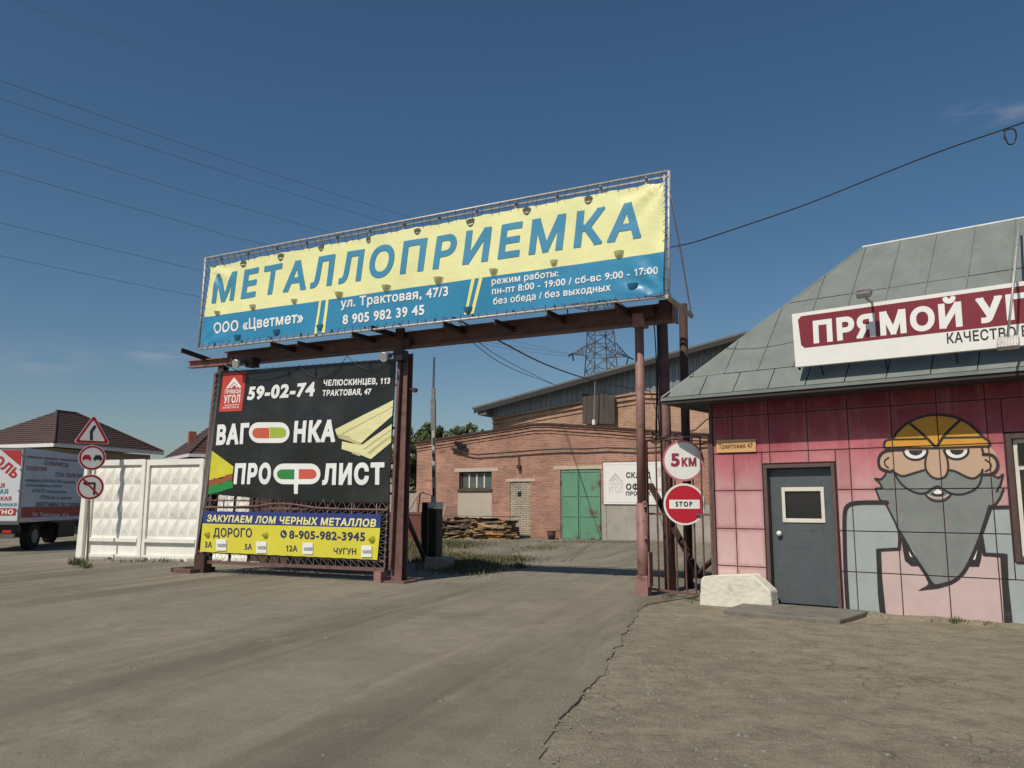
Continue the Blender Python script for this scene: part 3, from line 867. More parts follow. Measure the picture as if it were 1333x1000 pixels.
patch(585, 709, 24, 2.5, 2200, 1.3)
patch(700, 714, 22, 2, 350, .9)
patch(545, 715, 12, 6, 2500, 1.6)
patch(765, 706, 50, .8, 350, 1.0)
blades('grass', sp)
blades('dry_grass', [(x + random.gauss(0, .12), y + random.gauss(0, .12), z, s_ * 1.15) for x, y, z, s_ in random.sample(sp, 5200)], 'grass_dry')
sp = []
for cx, cy, rx, n, s in ((100, 734, 5, 260, 1.6), (112, 738, 5, 120, 1.2), (180, 731, 30, 160, .9), (215, 730, 8, 90, 1.2)):
    for _ in range(n):
        p = ground(random.gauss(cx, rx), random.gauss(cy, 1.2)); sp.append((p.x, p.y, 0, s * random.uniform(.6, 1.3)))
for cx, n, s in ((1246, 170, .9), (1224, 30, .7), (1150, 25, .7), (1290, 40, .7), (872, 60, .9), (900, 40, .8)):
    for _ in range(n):
        if cx > 1000:
            q = BLD.world((BLD.P(cx, 812).x + random.gauss(0, .06), -.07 - abs(random.gauss(0, .04)), 0))
            sp.append((q.x, q.y, gh(q.x, q.y), s * random.uniform(.5, 1.2)))
        else:
            p = ground(random.gauss(cx, 5), random.gauss(779, 2), DZ); sp.append((p.x, p.y, DZ, s * random.uniform(.5, 1.2)))
blades('weeds', sp)
# crumbled asphalt clods on the dirt, and small litter
sp = []
for _ in range(1500):
    px = random.gauss(905, 62); py = 872 + random.gauss(0, 14) - (px - 905) * .12
    p = ground(px, py, DZ); sp.append((p.x, p.y, gh(p.x, p.y), min(.02, random.paretovariate(2) * .003)))
for _ in range(500):
    p = ground(random.gauss(1010, 120), random.gauss(835, 12), DZ)
    if BLD.loc(p).y < -.5: sp.append((p.x, p.y, gh(p.x, p.y), random.uniform(.005, .016)))
pebbles('asphalt_crumbs', sp, 'clod')

# =================================================================== gatehouse with the mural (right)
B = BLD
bt = thing('gatehouse', B, 'low pink tiled gatehouse with grey metal roof and painted bearded face', 'building')
wc = B.P(935.5, 784).x                      # left corner of the wall
E_ = B.diag(861, 519, wc, 0.0)              # eave corner
ex, ey, ez = E_
ezb = B.P(1333, 484.5, ey).z                # eave height at the right of the frame
Rg = B.diag(1123, 324, ex, ey)
rx, ry, rz = Rg
print('CAL wc', wc, 'eave', tuple(E_), 'ez right', ezb, 'ridge', tuple(Rg))
for px, py in ((1333, 288),):
    print('CAL ridge z at right', B.P(px, py, ry).z)
XR = wc + 11.5                              # right end of the building
DEP = 2 * (ry) + 0.4
walltop = ez - 0.02
# core walls (joint colour shows between the panels)
drx0, drz0, drx1, drz1 = B.P(1001.5, 790).x, -0.1, B.P(1096.5, 792).x, B.P(1046, 604, 0).z
wx0 = B.P(1311.5, 600).x; wz0 = B.P(1321, 732).z; wx1 = wx0 + 1.35; wz1 = B.P(1311, 565).z
print('CAL door', drx0, drx1, drz1, 'win', wx0, wz0, wx1, wz1)
def rect_minus(rects, hole):
    out = []
    hx0, hz0, hx1, hz1 = hole
    for x0, z0, x1, z1 in rects:
        if hx0 >= x1 or hx1 <= x0 or hz0 >= z1 or hz1 <= z0:
            out.append((x0, z0, x1, z1)); continue
        if x0 < hx0: out.append((x0, z0, hx0, z1))
        if hx1 < x1: out.append((hx1, z0, x1, z1))
        a, b = max(x0, hx0), min(x1, hx1)
        if z0 < hz0: out.append((a, z0, b, hz0))
        if hz1 < z1: out.append((a, hz1, b, z1))
    return out
holes = [(drx0, drz0, drx1, drz1), (wx0, wz0, wx1, wz1)]
mb = MB()
core = [(wc + .01, -0.3, XR - .01, walltop)]
for h in holes: core = rect_minus(core, h)
for x0, z0, x1, z1 in core: mb.box(x0, x1, 0.012, 0.2, z0, z1)
mb.box(wc + .01, wc + .2, 0.2, DEP - .2, -0.3, walltop); mb.box(XR - .2, XR - .01, 0.2, DEP - .2, -0.3, walltop)
mb.box(wc + .01, XR - .01, DEP - .2, DEP, -0.3, walltop)
mb.build('wall', 'joint_red', bt)
# panels
js = [B.P(1114.7, 744).x, B.P(1173.5, 747).x, B.P(1234.7, 750).x, B.P(1301, 752.6).x]
PW = (js[3] - js[0]) / 3; x0g = js[0] - PW * 6
zj = [-0.05, B.P(1101, 744).z, B.P(1095.5, 691).z, B.P(1092, 637.5).z, B.P(1092, 585).z]
PH = zj[4] - zj[3]
zj += [zj[4] + PH, zj[4] + 2 * PH]
print('CAL PW', PW, 'zj', zj)
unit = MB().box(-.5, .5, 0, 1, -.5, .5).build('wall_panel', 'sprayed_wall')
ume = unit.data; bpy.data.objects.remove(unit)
cells = []
JW = 0.015
k = 0
while x0g + k * PW < XR:
    a, b = max(x0g + k * PW, wc), min(x0g + (k + 1) * PW, XR); k += 1
    if b - a < .03: continue
    for r in range(len(zj) - 1):
        z0, z1 = zj[r], min(zj[r + 1], walltop)
        if z1 - z0 < .03: continue
        rr = [(a, z0, b, z1)]
        for h in holes: rr = rect_minus(rr, (h[0] - .02, h[1], h[2] + .02, h[3] + .02))
        cells += [c for c in rr if c[2] - c[0] > .025 and c[3] - c[1] > .025]
for x0, z0, x1, z1 in cells:
    jx, jz = JW / 2, JW / 2
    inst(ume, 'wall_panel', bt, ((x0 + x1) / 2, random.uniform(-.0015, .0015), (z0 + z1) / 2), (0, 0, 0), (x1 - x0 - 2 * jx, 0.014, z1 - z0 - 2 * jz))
# corner trim
mb = MB().box(wc - .055, wc - .002, -.03, .12, -.1, walltop); bevel(mb.build('corner_trim', 'door_frame', bt), .006)

# ---- mural
def Z8(x, y): return xz(B.P(980 + x / 2.858, 500 + y / 2.857, 0))
def Z4(x, y): return xz(B.P(1100 + x / 5.554, 520 + y / 5.554, 0))
SC = (B.P(1200, 700).x - B.P(1199, 700).x)       # metres per photo pixel on the wall, roughly
def smooth(pts, n=3, closed=False):
    out = []
    m = len(pts)
    rng_ = range(m if closed else m - 1)
    for i in rng_:
        if closed: p = [Vector(pts[(i + k - 1) % m]) for k in range(4)]
        else: p = [Vector(pts[max(0, min(m - 1, i + k - 1))]) for k in range(4)]
        for k in range(n):
            t = k / n
            out.append(tuple(0.5 * ((2 * p[1]) + (-p[0] + p[2]) * t + (2 * p[0] - 5 * p[1] + 4 * p[2] - p[3]) * t * t + (-p[0] + 3 * p[1] - 3 * p[2] + p[3]) * t ** 3)))
    if not closed: out.append(tuple(pts[-1]))
    return out
def ell(cx, cy, rx_, ry_, a0, a1, n=14):
    return [(cx + rx_ * math.cos(R(a0 + (a1 - a0) * k / n)), cy + ry_ * math.sin(R(a0 + (a1 - a0) * k / n))) for k in range(n + 1)]
m8 = lambda pts: [Z8(*p) for p in pts]
m4 = lambda pts: [Z4(*p) for p in pts]
layers = []
# layer 0: coat, face skin
layers.append(('mural_coat', [m8([(345, 480), (352, 458), (385, 450), (480, 445), (505, 470), (540, 545), (546, 612), (465, 614), (470, 690), (480, 780), (488, 862), (362, 862), (348, 700)]),
                              m8([(890, 455), (1030, 455), (1400, 470), (1400, 1000), (1100, 930), (962, 903), (945, 640), (860, 635), (850, 560)])]))
layers.append(('mural_pink', [m8([(466, 622), (560, 622), (860, 640), (942, 650), (958, 900), (700, 875), (488, 857)])]))
layers.append(('skin', [m4([(290, 350), (1050, 340), (1095, 400), (1105, 480), (1060, 542), (1000, 540), (920, 600), (760, 600), (430, 600), (340, 530), (270, 510), (247, 460), (260, 400), (300, 370)])]))
beard = [(300, 520), (292, 548), (262, 578), (218, 572), (250, 598), (272, 640), (222, 645), (250, 720), (300, 760), (370, 900), (402, 985)]
beard8 = [(545, 548), (600, 640), (640, 700), (658, 735), (650, 757), (622, 766), (685, 752), (740, 735), (785, 695), (830, 610), (855, 545), (868, 500)]
bl = m4(beard) + m8(beard8) + m4([(1030, 790), (1060, 765), (1080, 765), (1120, 715), (1146, 650), (1115, 658), (1098, 665), (1125, 615), (1143, 542), (1110, 570), (1070, 548), (1000, 545), (990, 510), (985, 530), (930, 568), (880, 558), (800, 518), (750, 508), (735, 545), (680, 575), (620, 550), (585, 508), (500, 530), (430, 552), (390, 545), (345, 512)])
layers.append(('mural_beard', [bl]))
helm = [(288, 348), (284, 322), (300, 297), (350, 280), (380, 235), (460, 168), (560, 126), (665, 112), (780, 126), (870, 162), (940, 212), (1000, 272), (1038, 298), (1048, 328), (1032, 344)]
layers.append(('mural_orange', [m4(helm)]))
layers.append(('mural_white', [m4(ell(510, 372, 82, 62, 0, 180)), m4(ell(808, 368, 84, 58, 0, 180)), m4([(640, 672), (672, 648), (706, 670), (692, 686), (655, 686)]),
                               m8([(572, 585), (585, 640), (612, 652), (600, 625)]), m8([(832, 600), (812, 655), (828, 658), (838, 625)])]))
layers.append(('skin', [m4([(600, 372), (583, 440), (588, 510), (630, 560), (680, 574), (727, 556), (747, 500), (740, 430), (715, 370)])]))


def stroke_px(fn, lines, w, sc):
    return strokes([[Vector(fn(*p)) for p in (smooth(l) if len(l) > 2 else l)] for l in lines], w / sc * SC)
def stroke_raw(fn, lines, w, sc):
    return strokes([[Vector(fn(*p)) for p in l] for l in lines], w / sc * SC)
bk = []
bk += stroke_px(Z8, [[(500, 440), (440, 440), (385, 442), (355, 452), (343, 480), (342, 560), (346, 700), (355, 853)]], 17, 2.858)
bk += stroke_raw(Z8, [[(548, 560), (545, 613), (468, 617)]], 12, 2.858)
bk.append(m8([(459, 612), (478, 620), (482, 720), (496, 858), (474, 858), (466, 780)]))
bk += stroke_raw(Z8, [[(888, 459), (965, 457), (1000, 460)]], 13, 2.858)
bk += stroke_raw(Z8, [[(850, 560), (862, 633), (935, 636)]], 13, 2.858)
bk.append(m8([(920, 630), (948, 632), (952, 740), (968, 892), (936, 890), (928, 760)]))
bk += stroke_px(Z8, [[(545, 548), (600, 640), (640, 700), (660, 738)], [(685, 752), (740, 737), (787, 697), (830, 612), (855, 545), (885, 458)]], 13, 2.858)
bk.append(m8([(648, 700), (668, 735), (680, 745), (740, 732), (740, 745), (690, 760), (650, 764), (614, 768), (648, 750), (655, 738)]))
bk.append(m8([(550, 562), (566, 655), (590, 676), (628, 676), (612, 650), (586, 642), (573, 590)]))
bk.append(m8([(842, 575), (836, 620), (828, 652), (812, 655), (802, 678), (842, 678), (850, 650), (856, 590)]))
bk += stroke_px(Z4, [[(350, 368), (290, 376), (252, 410), (244, 460), (262, 500), (330, 524)], [(1000, 398), (1060, 402), (1098, 440), (1104, 492), (1070, 536), (1000, 545)]], 22, 5.554)
bk += stroke_px(Z4, [[(318, 420), (290, 440), (290, 470), (315, 495)], [(1015, 435), (1055, 465), (1050, 500), (1015, 520)]], 10, 5.554)
bk += stroke_px(Z4, [helm], 18, 5.554)
bk += stroke_px(Z4, [[(462, 168), (570, 258), (655, 342)], [(828, 155), (722, 258), (668, 340)]], 19, 5.554)
bk += stroke_raw(Z4, [[(350, 290), (600, 285)], [(700, 278), (1005, 272)]], 13, 5.554)
bk += stroke_raw(Z4, [[(290, 352), (660, 352), (1045, 338)], [(340, 368), (430, 366)], [(990, 345), (1003, 400)]], 16, 5.554)
for cx, cy in ((510, 372), (808, 368)):
    bk += stroke_raw(Z4, [ell(cx, cy, 86, 64, -5, 185)], 15, 5.554)
    bk.append(m4(ell(cx + 2, cy - 4, 50, 36, 0, 180)))
bk += stroke_px(Z4, [[(600, 375), (583, 440), (588, 510), (630, 560), (680, 573), (727, 556), (747, 500), (740, 430), (715, 372)]], 15, 5.554)
bk += stroke_px(Z4, [[(340, 512), (390, 545), (430, 553), (500, 532), (582, 508)], [(750, 510), (800, 520), (880, 560), (935, 570), (985, 535), (995, 508)],
                     [(345, 510), (400, 600), (460, 650), (540, 680), (592, 672), (632, 645), (672, 628), (712, 650), (770, 680), (850, 685), (940, 650), (982, 590), (995, 510)]], 15, 5.554)
bk += stroke_px(Z4, [[(578, 680), (620, 722), (670, 736), (728, 726), (770, 684)], [(632, 680), (655, 690), (695, 690), (715, 676)]], 14, 5.554)
bk += stroke_raw(Z4, [beard, [(1045, 768), (1020, 850), (985, 960)], [(1060, 768), (1085, 762), (1120, 715), (1146, 650)], [(1098, 665), (1125, 615), (1143, 542), (1110, 568), (1070, 550)]], 14, 5.554)
bk += stroke_raw(Z4, [[(370, 900), (402, 985)], [(985, 960), (975, 1000)]], 16, 5.554)
pk = stroke_px(Z4, [[(600, 692), (640, 711), (700, 713), (748, 692)]], 12, 5.554)
# the print is cut by the joints and the openings
def clip_tri(tri, x0, z0, x1, z1):
    p = tri
    for ax, lim, sg in ((0, x0, 1), (0, x1, -1), (1, z0, 1), (1, z1, -1)):
        q = []
        for i in range(len(p)):
            a, b = p[i], p[(i + 1) % len(p)]
            da, db = sg * (a[ax] - lim), sg * (b[ax] - lim)
            if da >= 0: q.append(a)
            if (da >= 0) != (db >= 0):
                t = da / (da - db); q.append((a[0] + (b[0] - a[0]) * t, a[1] + (b[1] - a[1]) * t))
        p = q
        if len(p) < 3: return None
    return p
def mural_part(name, m, polys, y):
    vs, fs = union2d(polys, 1e-5)
    mb = MB()
    jx = JW / 2
    for x0, z0, x1, z1 in cells:
        for f in fs:
            p = clip_tri([vs[i] for i in f], x0 + jx, z0 + jx, x1 - jx, z1 - jx)
            if p: mb.add([(a, y, b) for a, b in p], [tuple(range(len(p)))])
    return mb.build(name, m, bt, recalc=False)
for k, (m, pl) in enumerate(layers):
    for one in pl: mural_part('painted_figure', m, [one], -.0035 - .0012 * k)
mural_part('painted_figure', 'mural_pink', pk, -.0035 - .0012 * 8)
mural_part('painted_outline', 'mural_black', bk, -.0035 - .0012 * 9)

# ---- door
mb = MB()
fw = .055
mb.box(drx0, drx0 + fw, -.02, .14, -.05, drz1); mb.box(drx1 - fw, drx1, -.02, .14, -.05, drz1); mb.box(drx0 + fw, drx1 - fw, -.02, .14, drz1 - fw, drz1)
bevel(mb.build('door_frame', 'door_frame', bt), .005)
# small white block beside the door foot
DX0, DX1 = drx0 + fw + .006, drx1 - fw - .006; DT = drz1 - fw - .01
lv = B.P(1019.5, 680, .10); hv = B.P(1072.5, 634, .10)
dm = MB()
wz_a, wz_b, wx_a, wx_b = lv.z + .05, hv.z - .05, lv.x + .04, hv.x - .04
for x0, z0, x1, z1 in rect_minus([(DX0, .06, DX1, DT)], (wx_a, wz_a, wx_b, wz_b)): dm.box(x0, x1, .10, .145, z0, z1)
dr = bevel(dm.build('door', 'door_grey', bt), .003)
mb = MB()
for x0, z0, x1, z1 in rect_minus([(lv.x, lv.z, hv.x, hv.z)], (wx_a + .012, wz_a + .012, wx_b - .012, wz_b - .012)): mb.box(x0, x1, .082, .099, z0, z1)
bevel(mb.build('window_frame', 'cream_frame', dr), .004)
MB().box(wx_a, wx_b, .115, .12, wz_a, wz_b).build('pane', 'dark_glass', dr)
kp = B.P(1014.5, 694.5, .06)
me = bpy.data.meshes.new('knob'); bm = bmesh.new(); bmesh.ops.create_uvsphere(bm, u_segments=16, v_segments=10, radius=.042)
bm.to_mesh(me); bm.free()
for p in me.polygons: p.use_smooth = True
me.materials.append(MATS['knob_white']); o = inst(me, 'knob', dr, (kp.x, .05, kp.z), scale=(1, .8, 1))
for z in (.35, 1.75): MB().tube([(DX1 - .012, .085, z), (DX1 - .012, .085, z + .14)], .012, 8).build('hinge', 'black_metal', dr)
tpx(B, dr, '- - - -', 'black_metal', (1032, 692), (1060, 690.5), 1.2, .0975, b=.02, name='worn_lettering')
tpx(B, dr, '- -- -', 'black_metal', (1034, 713.5), (1056, 713), 1.2, .0975, b=.02, name='worn_lettering')
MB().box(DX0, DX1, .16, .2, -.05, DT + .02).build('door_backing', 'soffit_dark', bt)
# ---- window at the frame's edge

mb = MB()
for x0, z0, x1, z1 in rect_minus([(wx0 + .002, wz0 + .002, wx1 - .002, wz1 - .002)], (wx0 + .07, wz0 + .07, wx1 - .07, wz1 - .07)): mb.box(x0, x1, -.035, .10, z0, z1)
wf = bevel(mb.build('window', 'brown_frame', bt), .005)
mb = MB()
a0, b0, a1, b1 = wx0 + .075, wz0 + .075, wx1 - .075, wz1 - .075
mz = b1 - .38; mxx = (a0 + a1) / 2
for x0, z0, x1, z1 in rect_minus(rect_minus(rect_minus([(a0, b0, a1, b1)], (a0 + .05, b0 + .05, mxx - .03, mz - .03)), (mxx + .03, b0 + .05, a1 - .05, mz - .03)), (a0 + .05, mz + .03, a1 - .05, b1 - .05)):
    mb.box(x0, x1, .04, .085, z0, z1)
bevel(mb.build('sash', 'cream_frame', wf), .004)
MB().box(a0 + .01, a1 - .01, .06, .064, b0 + .01, b1 - .01).build('pane', 'clear_glass', wf)
cv = []; cf = []
NC = 90
for i in range(NC + 1):
    x = a0 + (a1 - a0) * i / NC
    y = .14 + .018 * math.sin(i * .95) + .008 * math.sin(i * 2.3)
    cv += [(x, y, b0), (x, y, mz + .02)]
MB().add(cv, [(2 * i, 2 * i + 2, 2 * i + 3, 2 * i + 1) for i in range(NC)]).build('curtain', 'curtain', wf, smooth=True, recalc=False)
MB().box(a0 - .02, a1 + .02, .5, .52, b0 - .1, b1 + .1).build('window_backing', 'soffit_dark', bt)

# ---- roof
def rp(x, t):    # point on the front slope: x along, t 0 eave .. 1 ridge
    return Vector((x, ey + (ry - ey) * t, ez + (rz - ez) * t))
XRE = XR + (wc - ex)
nrm = Vector((0, -(rz - ez), (ry - ey))).normalized()
back_y = 2 * ry - ey
xr2 = XRE - (rx - ex)
deck = MB()
cs = [Vector((ex, ey, ez)), Vector((XRE, ey, ez)), Vector((XRE, back_y, ez)), Vector((ex, back_y, ez)), Vector((rx, ry, rz)), Vector((xr2, ry, rz))]
lo = [Vector((c.x, c.y, c.z - .02)) for c in cs]
deck.add([tuple(v) for v in lo], [(0, 1, 5, 4), (1, 2, 5), (2, 3, 4, 5), (3, 0, 4), (3, 2, 1, 0)])
deck.build('roof', 'roof_seam', bt)
rows = [0, .13, .62, 1.0]
XS = [ex]

# seam spacing measured along the wall
sx = [B.P(1101.5, 385, ey + (ry - ey) * .5).x, B.P(1151, 365, ey + (ry - ey) * .55).x, B.P(1204, 350, ey + (ry - ey) * .6).x, B.P(1258, 335, ey + (ry - ey) * .62).x]
sw = (sx[3] - sx[0]) / 3
print('CAL seam', sx, sw)
k0 = math.floor((ex - sx[0]) / sw)
def tilt(): return random.uniform(0, .006)
def sheet(poly, n_, name='roof_sheet', m='roof_paint', th=.008):
    """poly: 3d points clockwise/anticlockwise on a slope, laid just over the deck"""
    c = sum(poly, Vector()) / len(poly)
    pp = []
    for p in poly:
        d = (p - c); L = d.length
        pp.append(c + d * max(.2, (L - .010) / L) + n_ * (.004 + tilt()))
    # pan with raised rim
    mb = MB(); mb.slab(pp, n_ * th)
    return mb.build(name, m, bt)
for r in range(3):
    t0, t1 = rows[r], rows[r + 1]
    k = k0
    while True:
        x0 = sx[0] + k * sw + (sw * .5 if r == 0 else 0); x1 = x0 + sw; k += 1
        if x0 > XRE: break
        poly = [(x0, t0), (x1, t0), (x1, t1), (x0, t1)]
        # clip by the two hips  x >= ex + t*(rx-ex), x <= XRE - t*(rx-ex)
        def cl(poly, f):
            q = []
            for i in range(len(poly)):
                a, b = poly[i], poly[(i + 1) % len(poly)]; fa, fb = f(a), f(b)
                if fa >= 0: q.append(a)
                if (fa >= 0) != (fb >= 0):
                    s = fa / (fa - fb); q.append((a[0] + (b[0] - a[0]) * s, a[1] + (b[1] - a[1]) * s))
            return q
        poly = cl(poly, lambda p: p[0] - ex - p[1] * (rx - ex))
        if len(poly) >= 3: poly = cl(poly, lambda p: XRE - p[1] * (rx - ex) - p[0])
        if len(poly) < 3: continue
        P3 = [rp(*p) for p in poly]
        if (P3[0] - P3[1]).length < .02 or sum((P3[i] - P3[i - 1]).length for i in range(len(P3))) < .3: continue
        sheet(P3, nrm)
# standing seams
k = k0
while sx[0] + k * sw < XRE:
    x = sx[0] + k * sw; k += 1
    if x < ex + .2: continue
    tt = min(1, (x - ex) / (rx - ex), (XRE - x) / (rx - ex))
    if tt > .15: MB().bar(rp(x, .13) + nrm * .018, rp(x, tt) + nrm * .022, .018, .03, up=nrm).build('standing_seam', 'roof_paint', bt)
# left hip and back slope as larger sheets
nl = Vector((-(rz - ez), 0, (rx - ex))).normalized()
for r in range(3):
    t0, t1 = rows[r], rows[r + 1]
    for k in range(8):
        y0 = ey + k * .62; y1 = y0 + .62
        def pt(y, t): return Vector((ex + (rx - ex) * t, y, ez + (rz - ez) * t))
        poly = [(y0, t0), (y1, t0), (y1, t1), (y0, t1)]
        poly = cl(poly, lambda p: p[0] - ey - p[1] * (ry - ey))
        if len(poly) >= 3: poly = cl(poly, lambda p: back_y - p[1] * (ry - ey) - p[0])
        if len(poly) >= 3:
            P3 = [pt(*p) for p in poly]
            if sum((P3[i] - P3[i - 1]).length for i in range(len(P3))) > .4: sheet(P3, nl)
# ridge and hip caps
mb = MB(); mb.tube([Vector((rx, ry, rz + .02)), Vector((xr2, ry, rz + .02))], .03, 6); mb.build('ridge_cap', 'roof_ridge', bt)
mb = MB(); mb.tube([Vector((ex, ey, ez + .012)), Vector((rx, ry, rz + .02))], .018, 6); mb.tube([Vector((ex, back_y, ez + .012)), Vector((rx, ry, rz + .02))], .018, 6)
mb.build('hip_cap', 'roof_paint', bt)
# fascia drip edge and soffit
mb = MB(); mb.box(ex - .01, XRE, ey - .012, ey + .01, ez - .045, ez + .004); mb.box(ex - .012, ex + .01, ey + .012, back_y, ez - .045, ez + .004)
mb.build('drip_edge', 'roof_paint', bt)
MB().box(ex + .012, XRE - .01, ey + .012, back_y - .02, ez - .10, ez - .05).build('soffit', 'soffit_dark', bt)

# ---- things on and by the gatehouse
# signboard
SY = ey - .10
sb = thing('signboard', B, 'long white and maroon board with large white letters on the grey roof', 'shop sign')
q = [B.P(1030.6, 409, SY), B.P(1333, 366, SY), B.P(1333, 449.5, SY), B.P(1035.5, 478, SY)]
s_top = (q[1].z - q[0].z) / (q[1].x - q[0].x); s_bot = (q[2].z - q[3].z) / (q[2].x - q[3].x)
print('CAL sign', [tuple(round(c, 2) for c in v) for v in q], s_top, s_bot)
XE = q[0].x + 5.1
pl = [(q[3].x, q[3].z), (XE, q[3].z + s_bot * (XE - q[3].x)), (XE, q[0].z + s_top * (XE - q[0].x)), (q[0].x, q[0].z)]
bevel(MB().prism(pl, SY, SY + .09).build('board', 'sign_white', sb), .004)
a = xz(B.P(1038.5, 412.3, SY - .004)); b_ = xz(B.P(1043, 453.3, SY - .004)); c_ = xz(B.P(1333, 371.8, SY - .004)); d_ = xz(B.P(1333, 420.5, SY - .004))
Lm = XE - .1
lerpx = lambda p, r_, X_: (X_, p[1] + (r_[1] - p[1]) * (X_ - p[0]) / (r_[0] - p[0]))
m1 = [(a[0] + .05, lerpx(a, c_, a[0] + .05)[1]), (a[0], a[1] - .05), (b_[0], b_[1] + .05), (b_[0] + .05, lerpx(b_, d_, b_[0] + .05)[1]), lerpx(b_, d_, Lm - .05), (Lm, lerpx(b_, d_, Lm)[1] + .05), (Lm, lerpx(a, c_, Lm)[1] - .05), lerpx(a, c_, Lm - .05)]
MB().prism(m1, SY - .004, SY - .0015).build('maroon_field', 'sign_maroon', sb)
p0 = xz(B.P(1059.5, 447.5, SY)); p1 = xz(B.P(1253.5, 425, SY)); capm = (B.P(1100, 443 - 28.7, SY) - B.P(1100, 443, SY)).z
text(sb, 'ПРЯМОЙ', 'print_white', p0, p1, capm, SY - .006, b=.05)
dv = (Vector(p1) - Vector(p0)); p2 = xz(B.P(1272, 422, SY)); dn = dv.normalized()
wo_ = (Vector(p2) + dn * dv.length * .66)
text(sb, 'УГОЛ', 'print_white', p2, tuple(wo_), capm, SY - .006, b=.05)
text(sb, 'КАЧЕСТВО В', 'ink', xz(B.P(1233, 447.5, SY)), xz(B.P(1340, 437.5, SY)), capm * .42, SY - .003, b=.02)
mb = MB()
for k in range(6):
    x = q[0].x + .35 + k * .9
    zz = q[3].z + s_bot * (x - q[3].x)
    mb.bar((x, SY + .10, zz + .1), (x, ey + .12, zz - .12), .02)
mb.bar((q[0].x + .04, SY + .11, q[3].z - .03), (q[0].x + .04, SY + .11, q[0].z - .03), .03)
mb.build('bracket', 'black_metal', sb)

def floodlight(fr, label, cat, head, arm_pts, aim_up, group=None, s=1.0, m='galv'):
    t = thing('floodlight', fr, label, cat, group)
    MB().tube(arm_pts, .017, 8).build('arm', m, t, smooth=True)
    h = Vector(head)
    mb = MB().box(-.12 * s, .12 * s, -.045, .035, -.085 * s, .085 * s)
    o = bevel(mb.build('housing', m, t), .012); o.location = h; o.rotation_euler = (aim_up, 0, 0)
    g = MB().box(-.10 * s, .10 * s, .0352, .041, -.065 * s, .065 * s).build('glass', 'glass_lamp', o)
    mb = MB(); 
    for k in range(7): mb.box(-.11 * s + k * .034 * s, -.105 * s + k * .034 * s, -.06, -.0452, -.07 * s, .07 * s)
    mb.build('cooling_fins', m, o)
    return t
A0 = B.P(1135.5, 394, SY + .03)
hd = B.P(1125, 383, SY - .38)
floodlight(B, 'small floodlight on a bent arm above the maroon board near its left end', 'lamp', hd, [A0 + Vector((0, 0, -.1)), A0, Vector((hd.x + .03, SY - .3, hd.z - .08)), hd + Vector((0, 0, -.03))], R(-60), s=.8)
A1 = B.P(1327, 290, ry - .5); A1b = B.P(1321, 355, SY - .25); hd2 = B.P(1312.5, 447, SY - .42)
t2 = floodlight(B, 'floodlight hanging on a long rusty pole in front of the board', 'lamp', hd2, [A1, A1b, hd2 + Vector((0, 0, .09))], R(-35), s=1.0, m='white_frame')
# address plate
ap = thing('address_plate', B, 'small orange street address plate on the gatehouse corner', 'sign')
fl = [xz(B.P(932.5, 573, -.03)), xz(B.P(983.5, 571.5, -.03)), xz(B.P(984, 588, -.03)), xz(B.P(933, 589.5, -.03))]
MB().prism(fl, -.03, -.015).build('plate', 'plate_orange', ap)
tpx(B, ap, 'Трактовая 47', 'plate_ink', (935.5, 584.5), (980, 583), 6.2, -.033, b=.03)
# doorstep
st = MB()
a = B.loc(ground(921, 801, DZ)); b_ = B.loc(ground(1089, 817.5, DZ)); c_ = B.loc(ground(1118, 806, DZ))
print('CAL step', tuple(a), tuple(b_), tuple(c_))
sx0, sx1 = a.x + .05, c_.x + .0; sy = (a.y + b_.y) / 2

sy += .22
poly = [(sx0 - .02, -.18), (sx0 + .1, sy + .04), (sx0 + 1.1, sy - .01), (sx1 - .02, sy + .02), (sx1 + .02, -.05), (sx1 - .1, -.022), (sx0 + .2, -.022)]
n = len(poly)
mb = MB(); mb.slab([Vector((x, y, -.09)) for x, y in poly], (0, 0, .145))
o = mb.build('doorstep', 'concrete_step'); o.location = B.o; o.rotation_euler = (0, 0, B.a); bevel(o, .018)
tag(o, 'low worn concrete doorstep below the grey gatehouse door', 'doorstep')
mb = MB(); mb.slab([Vector((x, y, 0)) for x, y in [(sx1 + .02, sy + .03), (sx1 + .0, sy - .03), (sx1 + .32, -.06), (sx1 + .36, -.03)]], (0, 0, .035))
# whitewashed block
wb = [(909.5, 792), (912, 754), (915, 750.5), (938, 749), (960, 748.5), (979, 747.5), (990, 757), (1003, 770), (1005.5, 790)]
pts = [xz(B.P(x, y, -.32)) for x, y in wb]
bm = bmesh.new(); mb = MB().prism(pts, -.32, -.03); o = mb.build('concrete_block', 'whitewash')
o.location = B.o; o.rotation_euler = (0, 0, B.a)
for v in o.data.vertices:
    if v.co.z < .05: v.co.z = -.1
bevel(o, .03, 3)
sd = o.modifiers.new('rough', 'SUBSURF'); sd.subdivision_type = 'SIMPLE'; sd.levels = sd.render_levels = 5
tx = bpy.data.textures.new('lumps', 'CLOUDS'); tx.noise_scale = .3
dm_ = o.modifiers.new('lump', 'DISPLACE'); dm_.texture = tx; dm_.strength = .02; dm_.mid_level = .5
tx2 = bpy.data.textures.new('chips', 'CLOUDS'); tx2.noise_scale = .07; tx2.noise_depth = 3
dm2_ = o.modifiers.new('chip', 'DISPLACE'); dm2_.texture = tx2; dm2_.strength = .012; dm2_.mid_level = .6
tag(o, 'chipped whitewashed concrete block at the left corner of the pink gatehouse', 'block')
# small white upright by the door foot
o = MB().prism([xz(B.P(x, y, -.06)) for x, y in ((1003.5, 791), (1003.2, 768), (1007.5, 768), (1008.5, 791))], -.06, -.024).build('white_tile', 'sign_white')
o.location = B.o; o.rotation_euler = (0, 0, B.a); tag(o, 'narrow white strip standing at the left foot of the grey door', 'strip')

